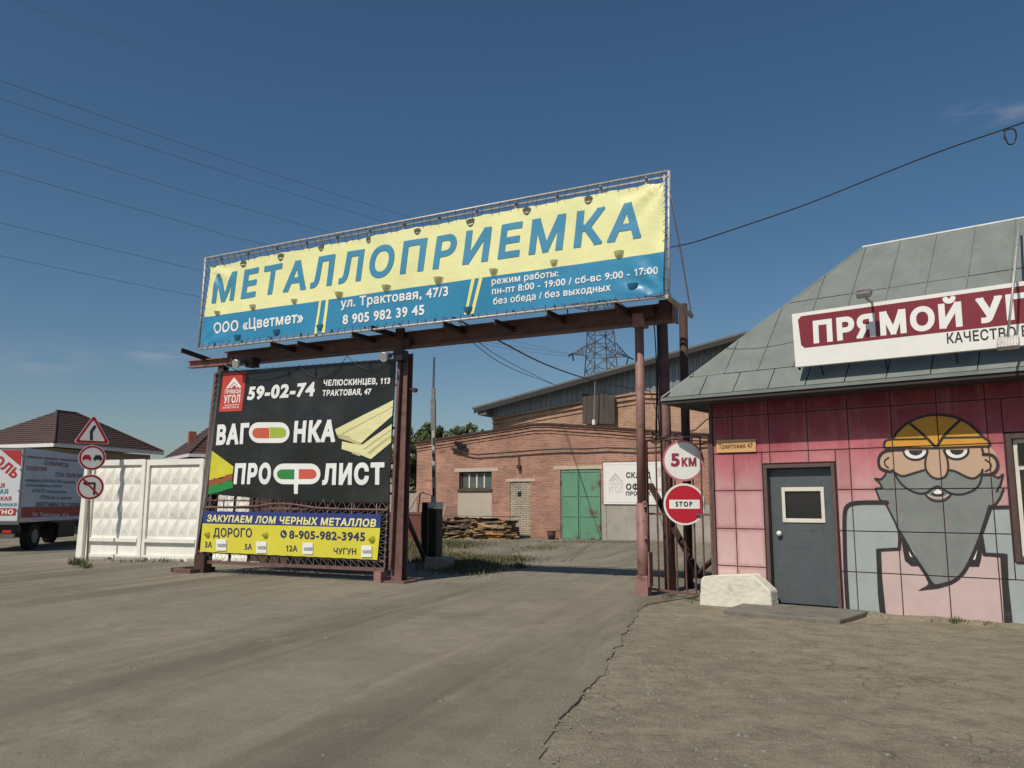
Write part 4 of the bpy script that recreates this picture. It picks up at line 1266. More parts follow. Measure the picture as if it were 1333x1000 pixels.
mb = MB(); vs = []; n_ = 120
xa_, xb_ = B.P(1118, 805).x, XR
for i in range(n_ + 1):
    x = xa_ + (xb_ - xa_) * i / n_; h_ = .035 + .03 * mnoise.noise(Vector((x * 2.3, 1, 0))) + .012 * mnoise.noise(Vector((x * 9, 1, 0))); w_ = .22 + .10 * mnoise.noise(Vector((x * 1.7, 5, 0)))
    vs += [(x, -.002, h_), (x, -w_ * .5, h_ * .45), (x, -w_, DZ - .03)]
mb.add(vs, [(3 * i + k, 3 * i + k + 1, 3 * i + 4 + k, 3 * i + 3 + k) for i in range(n_) for k in range(2)])
o = mb.build('soil_bank', 'dirt', smooth=True, recalc=False); o.location = B.o; o.rotation_euler = (0, 0, B.a); tag(o, kind='structure')
# =================================================================== gate portal and banners
G = GAT
gt = thing('gate_portal', G, 'tall brown steel gate portal with long crossbeam carrying the banners', 'gate')
def GP(px, py, y=0.0): return G.P(px, py, y)
# crossbeam
bl_, br_ = GP(247, 476), GP(879, 408.5)
bz = (GP(536, 456).z, GP(827.6, 425).z)
cb0 = GP(296, 468); cb1 = GP(879, 407)
o = MB().ibeam(cb0, cb1, .22, .34, .03).build('beam', 'rusty_paint', gt)
o = MB().ibeam(GP(247, 475), GP(300, 470.5), .2, .18, .02).build('beam_end', 'pink_paint', gt)
mb = MB(); mb.box(cb1.x - .02, cb1.x + .02, -.13, .13, cb1.z - .19, cb1.z + .19); mb.build('end_plate', 'pink_paint', gt)
# brackets that carry the banner frame
YB = -.78
for (xa, ya), (xb, yb) in (((236, 456), (285, 469)), ((352, 448), (378, 457)), ((387, 447), (405, 452)), ((458, 435), (482, 445)), ((483, 427), (510, 437)), ((577, 422), (605, 432)), ((644, 419), (657, 426)), ((712, 407), (734, 415)), ((800, 397), (820, 404))):
    p = GP(xa, ya, YB - .03); q = Vector((p.x, 0.3 if xa > 240 else .6, p.z - (0 if xa > 240 else .17)))
    MB().ibeam(p, q, .07, .10, .012).build('bracket', 'dark_rust', gt)
# main legs: right lattice-backed I column of the billboard, left column
lp = [GP(520.5, 748), GP(520.5 + 11, 462)]
# lean: foot at px 520, head px 528
f0, f1 = GP(519.5, 748, .0), GP(528.0, 460, .0)
o = MB().ibeam((f0.x, 0, 0), (f1.x, 0, f1.z), .26, .20, .02, up=(0, 1, 0)).build('post', 'rusty_paint', gt)
f2, f3 = GP(256, 738), GP(279.5, 478)
f4 = GP(276, 640)
o = MB().ibeam((f2.x + .15, 0.05, 0), (f3.x + .25, 0.05, f3.z), .18, .18, .02, up=(0, 1, 0)).build('post', 'dark_rust', gt)
# foot plates
mb = MB().box(f0.x - .3, f0.x + .3, -.25, .25, -.02, .04); bevel(mb.build('foot_plate', 'rusty_paint', gt), .01)
mb = MB().box(f2.x - .35, f2.x + .35, -.45, .25, -.02, .10); bevel(mb.build('foot_plate', 'dark_rust', gt), .01)
# diagonal brace behind right column
_g = G.G(557, 738); MB().bar(G.P(528, 670, .15), (_g.x, _g.y, 0), .08).build('brace', 'dark_rust', gt)
# right round pole
r0, r1 = GP(838.5, 778, 0), GP(832, 419, 0)
MB().tube([(r0.x, 0, -.1), (GP(835.5, 655).x, 0, GP(835.5, 655).z)], .105, 20).tube([(GP(835.5, 655).x, 0, GP(835.5, 655).z - .01), (r1.x, 0, r1.z)], .082, 20).build('pole', 'pink_paint', gt, smooth=True)
mb = MB(); z0 = GP(838, 722).z
mb.box(r0.x - .12, r0.x + .11, -.11, .11, -.08, .34); mb.box(r0.x + .12, r0.x + .15, -.12, .08, .15, .75)
bevel(mb.build('base_sleeve', 'pink_paint', gt), .01)
mb = MB().box(r1.x - .09, r1.x + .14, -.12, .12, r1.z - .12, r1.z + .14); bevel(mb.build('cap_plate', 'pink_paint', gt), .008)
for z in (1.55, 1.62, 1.0):
    MB().box(r0.x + .06, r0.x + .13, -.14, -.09, z - .02, z + .02).build('hinge', 'pink_paint', gt)
# second thick pole behind and hanging cables
s0, s1 = G.G(873, 768), GP(861, 396, .75)
MB().tube([(G.P(873, 768, .75).x, .75, -.1), (s1.x, .75, s1.z)], .105, 16).build('pole', 'rusty_paint', gt, smooth=True)
u1 = GP(889, 396, 1.6); u0 = GP(893, 640, 1.6)
MB().tube([(GP(896, 740, 1.6).x, 1.6, -.1), (u1.x, 1.6, u1.z)], .085, 14).build('pole', 'dark_rust', gt, smooth=True)
mb = MB()
for j in range(3):
    pts = []
    for k in range(14):
        t = k / 13
        p = GP(851 + j * 2.4 + 2.0 * math.sin(t * 4 + j) + t * 4, 415 + t * 160, .55 + .04 * j); pts.append(p)
    mb.tube(pts, .011, 6)
mb.build('hanging_cable', 'black_cable', gt, smooth=True)
# braces at the right end: thin rod and wooden stick
MB().tube([GP(871.5, 248, YB), GP(886, 325, -.3), GP(900, 410, .1)], .016, 6).build('stay_rod', 'white_frame', gt)
MB().bar(GP(868, 386, YB), GP(901, 412, .15), .05, .07).build('wooden_stick', 'stick_wood', gt)
# small box brackets on the beam
for px, py in ((522, 434), (530, 447), (866, 398), (845, 405)):
    p = GP(px, py, -.12); mb = MB(); mb.box(p.x - .10, p.x + .10, -.18, -.112, p.z - .12, p.z + .10); mb.build('junction_box', 'dark_rust', gt)
for k, (px, py) in enumerate(((262, 462), (620, 441), (700, 432), (760, 425))):
    p = GP(px, py, -.2); 
# cable looping along the beam
mb = MB()
for x0, y0, x1, y1, sag in ((300, 478, 390, 476, 16), (390, 476, 452, 463, 22), (452, 463, 505, 470, 14)):
    pts = [GP(x0 + (x1 - x0) * k / 10, y0 + (y1 - y0) * k / 10 + sag * 4 * (k / 10) * (1 - k / 10), -.3) for k in range(11)]
    mb.tube(pts, .007, 5)
o = mb.build('cable', 'black_cable', gt)
# insulator-like small fittings on column
mb = MB(); p = GP(538, 507, -.05); mb.tube([GP(530, 506), GP(541, 508)], .02, 6); mb.disc((GP(540, 508).x, GP(540, 508).z), .05, -.04, .04, 10); mb.build('fitting', 'dark_rust', gt)

# ---- top banner -------------------------------------------------
bn = thing('roadside_banner', G, 'long yellow and blue banner with large blue letters above the gate', 'banner')
fq = [xz(GP(266.5, 336, YB)), xz(GP(870, 222, YB)), xz(GP(870, 385, YB)), xz(GP(257.5, 454.5, YB))]
mb = MB()
for i in range(4):
    a, b = fq[i], fq[(i + 1) % 4]
    mb.tube([(a[0], YB + .03, a[1]), (b[0], YB + .03, b[1])], .026, 8)
for dx in (.05,):
    a, b = fq[1], fq[2]; mb.tube([(a[0] - .09, YB + .05, a[1] - .02), (b[0] - .09, YB + .05, b[1])], .02, 8)
mb.build('frame', 'white_frame', bn, smooth=True)
mb = MB(); fm = quadmap(fq)
for k in range(13):
    u = (k + .5) / 13; a = fm(u, 0); b = fm(u, .99)
    mb.bar((a[0], YB + .10, a[1]), (b[0], YB + .10, b[1]), .03)
for v in (.02, .5, .98):
    a = fm(0, v); b = fm(1, v); mb.bar((a[0], YB + .15, a[1]), (b[0], YB + .15, b[1]), .03)
mb.build('back_frame', 'galv', bn)
cq = [xz(GP(273, 347, YB)), xz(GP(865, 235, YB)), xz(GP(864.5, 382.5, YB)), xz(GP(262, 449.5, YB))]
cm = quadmap(cq)
def dfo(x, z):
    w = .030 * mnoise.noise(Vector((x * .7, z * .7, 3))) + .016 * mnoise.noise(Vector((x * 1.9, z * 1.6, 9)))
    # tension folds hanging from the ties along the top edge
    vtop = cq[0][1] + (cq[1][1] - cq[0][1]) * (x - cq[0][0]) / (cq[1][0] - cq[0][0]) - z
    w += .016 * math.exp(-max(0, vtop) * 1.6) * math.sin(x * 7.5 + 1.3 * math.sin(x * 2.1) + vtop * 1.2)
    # corner creases
    for cx, cz in cq:
        d = math.hypot(x - cx, z - cz)
        if d < 1.0: w += -.05 * (1 - d) * math.sin(math.atan2(z - cz, x - cx) * 9)
    return w
def split_v(px0, py0, px1, py1):
    a = xz(GP(px0, py0, YB)); b = xz(GP(px1, py1, YB)); return a, b
ya, yb_ = split_v(265, 413, 864, 328)
# cloth as a grid; rows above and below the colour line
NU, NV = 132, 22
def cloth(name, m, top, bottom, nv):
    mb = MB(); vs = []
    for j in range(nv + 1):
        for i in range(NU + 1):
            u = i / NU; a = top(u); b = bottom(u); t = j / nv
            x, z = a[0] + (b[0] - a[0]) * t, a[1] + (b[1] - a[1]) * t
            vs.append((x, YB + dfo(x, z), z))
    mb.add(vs, [(j * (NU + 1) + i, j * (NU + 1) + i + 1, (j + 1) * (NU + 1) + i + 1, (j + 1) * (NU + 1) + i) for j in range(nv) for i in range(NU)])
    return mb.build(name, m, bn, smooth=True)
def topl(u):
    a = cm(u, 0); s = .018 * abs(math.sin(u * math.pi * 34)) + .02 * mnoise.noise(Vector((u * 9, 0, 0)))
    return (a[0], a[1] - s)
def botl(u):
    a = cm(u, 1); return (a[0], a[1] + .012 * abs(math.sin(u * math.pi * 34)))
def midl(u): 
    L_ = cm(0, .62)[0]; x = cq[0][0] * (1 - u) + cq[1][0] * u
    ax = cm(u, 0)[0] + (cm(u, 1)[0] - cm(u, 0)[0]) * .6
    return (ax, ya[1] + (yb_[1] - ya[1]) * (ax - ya[0]) / (yb_[0] - ya[0]))
cloth('banner_cloth', 'vinyl_yellow', topl, midl, 14)
cloth('banner_cloth', 'vinyl_blue', midl, botl, 9)
TK = dict(defo=dfo, cut=.16)
tpx(G, bn, 'МЕТАЛЛОПРИЕМКА', 'print_blue', (274.8, 395), (840.7, 308.3), 40, YB - .010, b=.034, shear=.13, track=.085, **TK)
tpx(G, bn, 'ООО «Цветмет»', 'print_white', (278, 434.5), (395, 419.7), 13.5, YB - .010, b=.028, **TK)
tpx(G, bn, 'ул. Трактовая, 47/3', 'print_white', (443, 401), (583, 385), 12, YB - .010, b=.028, **TK)
tpx(G, bn, '8 905 982 39 45', 'print_white', (445.5, 422.5), (552, 409.5), 12.5, YB - .010, b=.032, **TK)
tpx(G, bn, 'режим работы:', 'print_white', (640, 371), (727, 359.6), 8.6, YB - .010, b=.02, **TK)
tpx(G, bn, 'пн-пт 8:00 - 19:00 / сб-вс 9:00 - 17:00', 'print_white', (640.4, 383.6), (856.4, 355.8), 8.9, YB - .010, b=.02, **TK)
tpx(G, bn, 'без обеда / без выходных', 'print_white', (641.8, 396.7), (795, 378.5), 8.9, YB - .010, b=.02, **TK)
def wavy(parent, name, m, polys, y, defo):
    if len(polys) > 1:
        return [wavy(parent, name, m, [q], y, defo) for q in polys]
    mb = MB()
    for pl in polys:
        pts = [xz(G.P(px, py, y)) for px, py in pl]
        vs, fs = union2d([pts]); mb.add([(a, y, b) for a, b in vs], fs)
    o = mb.build(name, m, parent, recalc=False)
    bm = bmesh.new(); bm.from_mesh(o.data); bmesh.ops.subdivide_edges(bm, edges=bm.edges[:], cuts=6, use_grid_fill=True)
    bmesh.ops.triangulate(bm, faces=bm.faces[:])
    for v in bm.verts: v.co.y += defo(v.co.x, v.co.z)
    bm.to_mesh(o.data); bm.free(); return o
wavy(bn, 'slash_print', 'print_yellow', [[(410, 435), (413, 434.5), (418, 391.5), (415, 392)], [(419.5, 433.5), (423.3, 433), (427.6, 390), (423.9, 390.5)],
      [(603.5, 409.5), (607, 409), (619.3, 361), (614.5, 362)], [(611.8, 408.5), (616, 408), (629, 359.8), (624.5, 360.5)]], YB - .007, dfo)
# wind flaps: half-moon cuts that bulge open
def flap_mesh(w, h, d):
    vs = []; fs = []; nu, nv = 8, 4
    for j in range(nv + 1):
        for i in range(nu + 1):
            u = i / nu * 2 - 1; t = j / nv                      # t=0 open lip, 1 sewn round rim
            prof = math.sqrt(max(0, 1 - u * u))
            x = u * w / 2; z = -h * prof * t
            y = -d * prof * (1 - t) ** .7
            vs.append((x, y - .004, z))
    fs = [(j * (nu + 1) + i, j * (nu + 1) + i + 1, (j + 1) * (nu + 1) + i + 1, (j + 1) * (nu + 1) + i) for j in range(nv) for i in range(nu)]
    me = bpy.data.meshes.new('wind_flap'); me.from_pydata(vs, [], fs); me.materials.append(None)
    for p in me.polygons: p.use_smooth = True
    return me
fl_me = flap_mesh(.19, .12, .085)
hole = bpy.data.meshes.new('flap_shade_patch')  # dark patch painted for the shade in the opening; the cloth is uncut
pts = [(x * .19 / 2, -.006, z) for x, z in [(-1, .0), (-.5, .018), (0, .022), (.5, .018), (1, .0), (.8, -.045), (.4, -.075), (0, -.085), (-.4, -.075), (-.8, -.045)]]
hole.from_pydata(pts, [], [tuple(range(10))]); hole.materials.append(MATS['flap_shade_paint'])
def z3(x, y): return (230 + x / 3.573, 200 + y / 3.573)
def z4(x, y): return (540 + x / 3.508, 200 + y / 3.508)
rowt = [z3(*p) for p in ((180, 535), (310, 512), (488, 482), (673, 441), (895, 403), (1122, 365))] + [z4(*p) for p in ((253, 314), (511, 262), (790, 212), (1073, 158))]
rowm = [z3(*p) for p in ((190, 740), (358, 712), (547, 685), (757, 652), (980, 621))] + [z4(*p) for p in ((110, 573), (362, 536), (636, 495), (932, 453))]
rowb = [z3(*p) for p in ((282, 852), (468, 828), (670, 805))] + [z4(*p) for p in ((243, 708), (995, 602))]
for row, m in ((rowt, 'vinyl_yellow'), (rowm, 'vinyl_yellow'), (rowb, 'vinyl_blue')):
    for px, py in row:
        p = GP(px, py - 1.5, YB); yy = YB + dfo(p.x, p.z)
        # top row: flap flattened, a larger dark patch paints its shaded inside
        flip = row is rowt
        s = random.uniform(.85, 1.15)
        o = inst(fl_me, 'wind_flap', bn, (p.x, yy, p.z), (0, random.uniform(-.1, .1), 0), (s, s * random.uniform(.8, 1.3), s))
        o.material_slots[0].link = 'OBJECT'; o.material_slots[0].material = MATS[m]
        h = inst(hole, 'flap_shade_patch', bn, (p.x, yy, p.z + (.02 if flip else 0)), o.rotation_euler, (s, 1, s * (1.5 if flip else .8)))
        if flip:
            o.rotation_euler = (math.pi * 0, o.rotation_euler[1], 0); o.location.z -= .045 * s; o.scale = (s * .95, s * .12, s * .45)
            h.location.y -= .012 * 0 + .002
# lacing cords
mb = MB(); nl_ = 56
for k in range(nl_):
    u = (k + .5) / nl_
    for v, vv in ((0, 0), (1, 1)):
        a = fm(u, v); b = (topl if v == 0 else botl)(u + random.uniform(-.004, .004)); b = (b[0] , b[1] + (-.03 if v == 0 else .03))
        mb.bar((a[0], YB, a[1]), (b[0], YB - .012, b[1]), .007)
for k in range(12):
    v = (k + .5) / 12
    for u in (0, 1):
        a = fm(u, v); b = cm(u, v); mb.bar((a[0], YB, a[1]), (b[0] + (.03 if u == 0 else -.03), YB - .012, b[1] + random.uniform(-.04, .04)), .007)
tag(mb.build('lacing', 'black_cable', bn), kind='stuff')

# ---- lower billboard frame (own thing: stands between the posts)
Y2 = -.22
ff = thing('billboard_frame', G, 'rusty lattice steel frame standing on the ground behind the two lower banners', 'frame')
fl_ = [xz(GP(280, 486, Y2)), xz(GP(517, 468, Y2)), xz(GP(500, 742, Y2)), xz(GP(254, 731, Y2))]
mL = quadmap(fl_)
def fbar(a, b, w=.06, m='rusty_paint', name='frame_bar', y=Y2 + .04):
    return MB().bar((a[0], y, a[1]), (b[0], y, b[1]), w).build(name, m, ff)
fbar(fl_[0], fl_[3], .07); fbar(mL(.045, 0), mL(.045, 1), .04)
fbar(xz(GP(519, 468, Y2)), xz(GP(506.5, 742, Y2)), .06); fbar(xz(GP(513, 468, Y2)), xz(GP(499, 742, Y2)), .035)
fbar(mL(0, 0), mL(1, 0), .05); fbar(mL(0, 1), mL(1, 1), .07)
fbar(xz(GP(257, 718, Y2)), xz(GP(500, 731, Y2)), .05); fbar(xz(GP(262, 660, Y2)), xz(GP(505, 664, Y2)), .05)
fbar(xz(GP(264, 651, Y2)), xz(GP(506, 655, Y2)), .03)
a, b = xz(GP(266, 661, Y2)), xz(GP(505, 662, Y2))
# bent tube in the middle
pts = [GP(x, y, Y2 - .02) for x, y in ((264, 661), (300, 660), (335, 659), (352, 656), (366, 655.5), (385, 657), (410, 661), (450, 663), (505, 664))]
MB().tube(pts, .022, 6).build('bent_tube', 'rusty_paint', ff)
for k in range(9):
    u = .06 + k * .11; a = mL(u, .03); b = mL(u, 1)
    fbar(a, b, .045, 'dark_rust', 'stud', Y2 + .16)
for v in (.12, .33, .5):
    fbar(mL(0, v), mL(1, v), .045, 'dark_rust', 'rail', Y2 + .11)
for k in range(7):
    p = xz(GP(290 + 34 * k, 651, Y2)); q = xz(GP(289 + 34 * k, 662, Y2)); fbar(p, q, .022, 'rusty_paint', 'spacer')
# zigzag lacing of both banners
mb = MB()
def zig(a0, a1, b0, b1, n, w=.006, y=Y2 - .01):
    for k in range(n):
        p = Vector(a0).lerp(Vector(a1), k / n); q = Vector(b0).lerp(Vector(b1), (k + .5) / n); r = Vector(a0).lerp(Vector(a1), (k + 1) / n)
        mb.bar((p.x, y, p.y), (q.x, y - .01, q.y), w); mb.bar((q.x, y - .01, q.y), (r.x, y, r.y), w)
gx = lambda px, py: xz(GP(px, py, Y2))
zig(gx(281, 486), gx(254, 729), gx(289, 484), gx(269, 645), 26)
zig(gx(280, 482), gx(515, 466), gx(288, 486), gx(513, 470), 26)
zig(gx(264, 660), gx(505, 664), gx(271, 643), gx(505, 654), 20)
zig(gx(518, 468), gx(507, 652), gx(513.5, 470), gx(505, 652), 22)
zig(gx(257, 728), gx(500, 741), gx(261, 718), gx(491, 729), 26)
zig(gx(506, 660), gx(503, 735), gx(496, 668), gx(491, 728), 8)
zig(gx(264, 660), gx(505, 663), gx(266, 666), gx(496, 670), 22)
tag(mb.build('lacing', 'galv', ff), kind='stuff')
mb = MB(); p = GP(495, 748, Y2); mb.box(p.x - .09, p.x + .09, Y2 - .1, Y2 + .1, -.05, .22); mb.build('foot', 'pink_paint', ff)
p = GP(262, 742, Y2); mb = MB(); mb.box(p.x - .16, p.x + .16, Y2 - .08, Y2 + .16, -.05, .42); mb.build('foot', 'dark_rust', ff)
mb = MB(); p = GP(247, 738, Y2 - .1); mb.box(p.x - .25, p.x + .3, Y2 - .35, Y2 + .1, -.02, .10); bevel(mb.build('foot_channel', 'rusty_paint', ff), .01)

# black banner
bb = thing('advertising_banner', G, 'large black banner with white words, pill shapes and a picture of pale boards', 'banner')
Y3 = Y2 - .04
kq = [xz(GP(287, 483.5, Y3)), xz(GP(515, 467.5, Y3)), xz(GP(506, 654.5, Y3)), xz(GP(270, 643.5, Y3))]
km = quadmap(kq)
def dfk(x, z):
    return .034 * mnoise.noise(Vector((x * .8, z * 1.1, 13))) + .010 * mnoise.noise(Vector((x * 2.2, z * 1.8, 19)))
NU2, NV2 = 48, 36
vs = []
for j in range(NV2 + 1):
    for i in range(NU2 + 1):
        u, v = i / NU2, j / NV2
        x, z = km(u, v)
        z += (.012 * abs(math.sin(u * math.pi * 20)) * (v > .97)) - (.014 * abs(math.sin(u * math.pi * 20)) * (v < .03)) - .05 * math.sin(u * math.pi) * v * v
        vs.append((x, Y3 + dfk(x, z), z))
MB().add(vs, [(j * (NU2 + 1) + i, j * (NU2 + 1) + i + 1, (j + 1) * (NU2 + 1) + i + 1, (j + 1) * (NU2 + 1) + i) for j in range(NV2) for i in range(NU2)]).build('banner_cloth', 'vinyl_black', bb, smooth=True)
TB = dict(defo=dfk, cut=.16)
def z2(x, y): return (220 + x / 2.941, 440 + y / 2.941)
P3_ = Y3 - .008
wavy(bb, 'logo_field', 'print_red', [[z2(208, 135), z2(296, 128), z2(278, 280), z2(190, 283)]], P3_, dfk)
wavy(bb, 'logo_print', 'print_white', [[z2(249, 150), z2(276, 188), z2(266, 190), z2(249, 168), z2(226, 193), z2(216, 193)], [z2(249, 172), z2(263, 190), z2(257, 190), z2(249, 180), z2(238, 192), z2(231, 192)],
      [z2(212, 257), z2(268, 254), z2(268, 256), z2(212, 259)]], P3_ - .004, dfk)
tpx(G, bb, 'ПРЯМОЙ', 'print_white', z2(212, 214), z2(272, 212), 5.2, P3_ - .004, b=.02, **TB)
tpx(G, bb, 'УГОЛ', 'print_white', z2(208, 250), z2(270, 247), 9.8, P3_ - .004, b=.03, **TB)
tpx(G, bb, 'КАЧЕСТВО В', 'print_white', z2(206, 271), z2(266, 268), 2.2, P3_ - .004, b=.02, **TB)
tpx(G, bb, '59-02-74', 'print_white', z2(297, 238), z2(560, 222), 17.5, P3_, b=.05, shear=.14, **TB)
tpx(G, bb, 'ЧЕЛЮСКИНЦЕВ, 113', 'print_white', z2(590, 184), z2(846, 175), 7.6, P3_, b=.04, shear=.1, **TB)
tpx(G, bb, 'ТРАКТОВАЯ, 47', 'print_white', z2(585, 223), z2(773, 216), 7.6, P3_, b=.04, shear=.1, **TB)
tpx(G, bb, 'ВАГ', 'print_white', z2(180, 411), z2(304, 405), 25.5, P3_, b=.055, shear=.04, **TB)
tpx(G, bb, 'НКА', 'print_white', z2(476, 401), z2(638, 398), 27, P3_, b=.055, shear=.04, **TB)
tpx(G, bb, 'ПРО', 'print_white', z2(248, 560), z2(391, 560), 26, P3_, b=.055, shear=.02, **TB)
tpx(G, bb, 'ЛИСТ', 'print_white', z2(584, 563), z2(824, 562), 27, P3_, b=.055, shear=.02, **TB)
def pillz(x0, y0, x1, y1, s=0):
    p = rrect(x0, y0, x1, y1, min(x1 - x0, y1 - y0) / 2 - .5, 7); return [z2(a, b) for a, b in p]
def half(x0, y0, x1, y1, left):
    r_ = (y1 - y0) / 2 - .5; cy = (y0 + y1) / 2
    if left: p = [(x1, y0), (x1, y1)] + [(x0 + r_ + r_ * math.cos(R(a)), cy + r_ * math.sin(R(a))) for a in range(90, 271, 20)]
    else: p = [(x0, y1), (x0, y0)] + [(x1 - r_ + r_ * math.cos(R(a)), cy + r_ * math.sin(R(a))) for a in range(-90, 91, 20)]
    return [z2(a, b) for a, b in p]
wavy(bb, 'pill_print', 'print_white', [pillz(305, 323, 462, 402), pillz(402, 481, 578, 560), [z2(480, 555), z2(495, 555), z2(494, 597), z2(480, 597)]], P3_, dfk)
wavy(bb, 'pill_fill', 'print_pill_red', [half(318, 344, 382, 384, True), half(496, 502, 563, 540, False)], P3_ - .004, dfk)
wavy(bb, 'pill_fill', 'print_pill_lime', [half(384, 342, 449, 383, False)], P3_ - .004, dfk)
wavy(bb, 'pill_fill', 'print_pill_green', [half(415, 503, 480, 541, True)], P3_ - .004, dfk)
wavy(bb, 'board_picture', 'print_wood', [[z2(636, 350), z2(858, 238), z2(855, 298), z2(735, 404), z2(697, 388), z2(690, 378), z2(642, 370)], [z2(662, 396), z2(700, 404), z2(742, 408), z2(760, 395), z2(854, 330), z2(851, 400), z2(775, 464), z2(740, 450), z2(660, 425)]], P3_, dfk)
wavy(bb, 'board_picture', 'print_wood_dark', [[z2(642, 371), z2(690, 379), z2(697, 389), z2(735, 405), z2(730, 411), z2(690, 396), z2(650, 384)], [z2(762, 438), z2(850, 372), z2(851, 378), z2(768, 446)]], P3_ - .003, dfk)
wavy(bb, 'board_picture', 'print_wood_dark', [[z2(660, 366), z2(858, 262), z2(858, 264), z2(662, 369)], [z2(700, 442), z2(705, 432), z2(711, 444), z2(716, 434), z2(722, 447), z2(728, 438), z2(733, 450), z2(731, 453)], [z2(745, 424), z2(852, 350), z2(852, 353), z2(747, 428)]], P3_ - .004, dfk)
wavy(bb, 'roofing_picture', 'print_roof_yellow', [[z2(165, 432), z2(247, 493), z2(244, 522), z2(152, 545)]], P3_, dfk)
wavy(bb, 'roofing_picture', 'print_roof_brown', [[z2(152, 547), z2(175, 536), z2(200, 540), z2(220, 524), z2(244, 520), z2(243, 545), z2(218, 548), z2(190, 562), z2(150, 572)]], P3_ - .001, dfk)
wavy(bb, 'roofing_picture', 'print_roof_green', [[z2(150, 573), z2(172, 560), z2(195, 562), z2(215, 549), z2(243, 547), z2(247, 573), z2(215, 583), z2(190, 590), z2(148, 599)]], P3_ - .002, dfk)
# price banner
pb = thing('price_banner', G, 'yellow and blue banner with white price sheets low on the rusty frame', 'banner')
Y4 = Y2 - .05
pq = [xz(GP(265, 665.3, Y4)), xz(GP(496.5, 669.4, Y4)), xz(GP(491, 729.3, Y4)), xz(GP(260, 718.6, Y4))]
pm_ = quadmap(pq)
def dfp(x, z): return .012 * mnoise.noise(Vector((x * 1.1, z * 1.3, 23)))
def pgrid(name, m, v0, v1, nv):
    vs = []
    for j in range(nv + 1):
        for i in range(41):
            x, z = pm_(i / 40, v0(i / 40) + (v1(i / 40) - v0(i / 40)) * j / nv); vs.append((x, Y4 + dfp(x, z), z))
    return MB().add(vs, [(j * 41 + i, j * 41 + i + 1, (j + 1) * 41 + i + 1, (j + 1) * 41 + i) for j in range(nv) for i in range(40)]).build(name, m, pb, smooth=True)
pgrid('banner_cloth', 'price_blue', lambda u: 0, lambda u: .305, 4); pgrid('banner_cloth', 'price_yellow', lambda u: .305, lambda u: 1 - .012 * abs(math.sin(u * 44)), 8)
TP = dict(defo=dfp, cut=.2)
def zp(x, y): return (250 + x / 4.937, 640 + y / 4.937)
Y5 = Y4 - .007
tpx(G, pb, 'ЗАКУПАЕМ ЛОМ ЧЕРНЫХ МЕТАЛЛОВ', 'print_yellow', zp(95, 193), zp(1184, 228), 9.2, Y5, b=.035, shear=.16, **TP)
tpx(G, pb, 'ДОРОГО', 'price_ink', zp(135, 290), zp(383, 294), 11, Y5, b=.02, **TP)
tpx(G, pb, '8-905-982-3945', 'price_ink', zp(623, 302), zp(1110, 319), 11, Y5, b=.03, **TP)
for s, a, b in (('3А', (80, 359), (126, 361)), ('5А', (337, 373), (384, 375)), ('12А', (603, 383), (677, 386)), ('ЧУГУН', (908, 401), (1053, 405))):
    tpx(G, pb, s, 'price_ink', zp(*a), zp(*b), 7.6, Y5, b=.02, **TP)
wavy(pb, 'phone_symbol', 'price_ink', [[zp(587 + 21 * math.cos(k * .45), 273 + 26 * math.sin(k * .45)) for k in range(14)]], Y5, dfp)
wavy(pb, 'phone_symbol', 'print_yellow', [[zp(578, 262), zp(582, 260), zp(586, 272), zp(598, 282), zp(596, 287), zp(584, 280), zp(578, 270)]], Y5 - .003, dfp)
for cx, cy in ((190, 343), (447, 358), (745, 366), (1123, 384)):
    pl = [xz(GP(*zp(cx + a * 33, cy + b * 37), Y5)) for a, b in ((-1, -1), (1, -1), (1, 1), (-1, 1))]
    o = MB().prism(pl, Y5 - .012, Y5 - .009).build('price_sheet', 'paper', pb)
    tpx(G, o, '16000', 'ink', zp(cx - 28, cy + 14), zp(cx + 28, cy + 15.5), 4.6, Y5 - .0135, b=.02)
for cx, cy in ((100, 268), (472, 272), (1155, 298)):
    p = GP(*zp(cx, cy), Y4); o = inst(fl_me, 'wind_flap', pb, (p.x, Y4 - .004 + dfp(p.x, p.z), p.z), (0, -.5, 0), (.85, 1.0, .9))
    o.material_slots[0].link = 'OBJECT'; o.material_slots[0].material = MATS['price_yellow']
    inst(hole, 'flap_shade_patch', pb, (p.x, Y4 + dfp(p.x, p.z) - .006, p.z), (0, -.5, 0), (.85, 1, 1.0))
# floodlights over the black banner
def spot(px, py, label):
    t = thing('spotlight', G, label, 'lamp', 'spotlights under the gate beam')
    c = GP(px, py, -.45)
    mb = MB(); mb.tube([c + Vector((0, .14, .02)), c + Vector((0, -.02, -.01)), c + Vector((0, -.10, -.05))], .05, 14, r2=.11); mb.build('reflector', 'galv', t, smooth=True)
    MB().tube([c + Vector((0, -.10, -.05)), c + Vector((0, -.115, -.056))], .10, 14).build('glass', 'glass_lamp', t)
    mb = MB(); mb.bar(c + Vector((0, .1, .02)), (c.x, -.1, c.z + .12), .03); mb.box(c.x + .1, c.x + .32, -.35, -.12, c.z - .10, c.z + .12); mb.build('holder', 'black_metal', t)
spot(311, 472, 'round spotlight under the left end of the gate beam')
spot(503, 463, 'round spotlight at the head of the right billboard post')

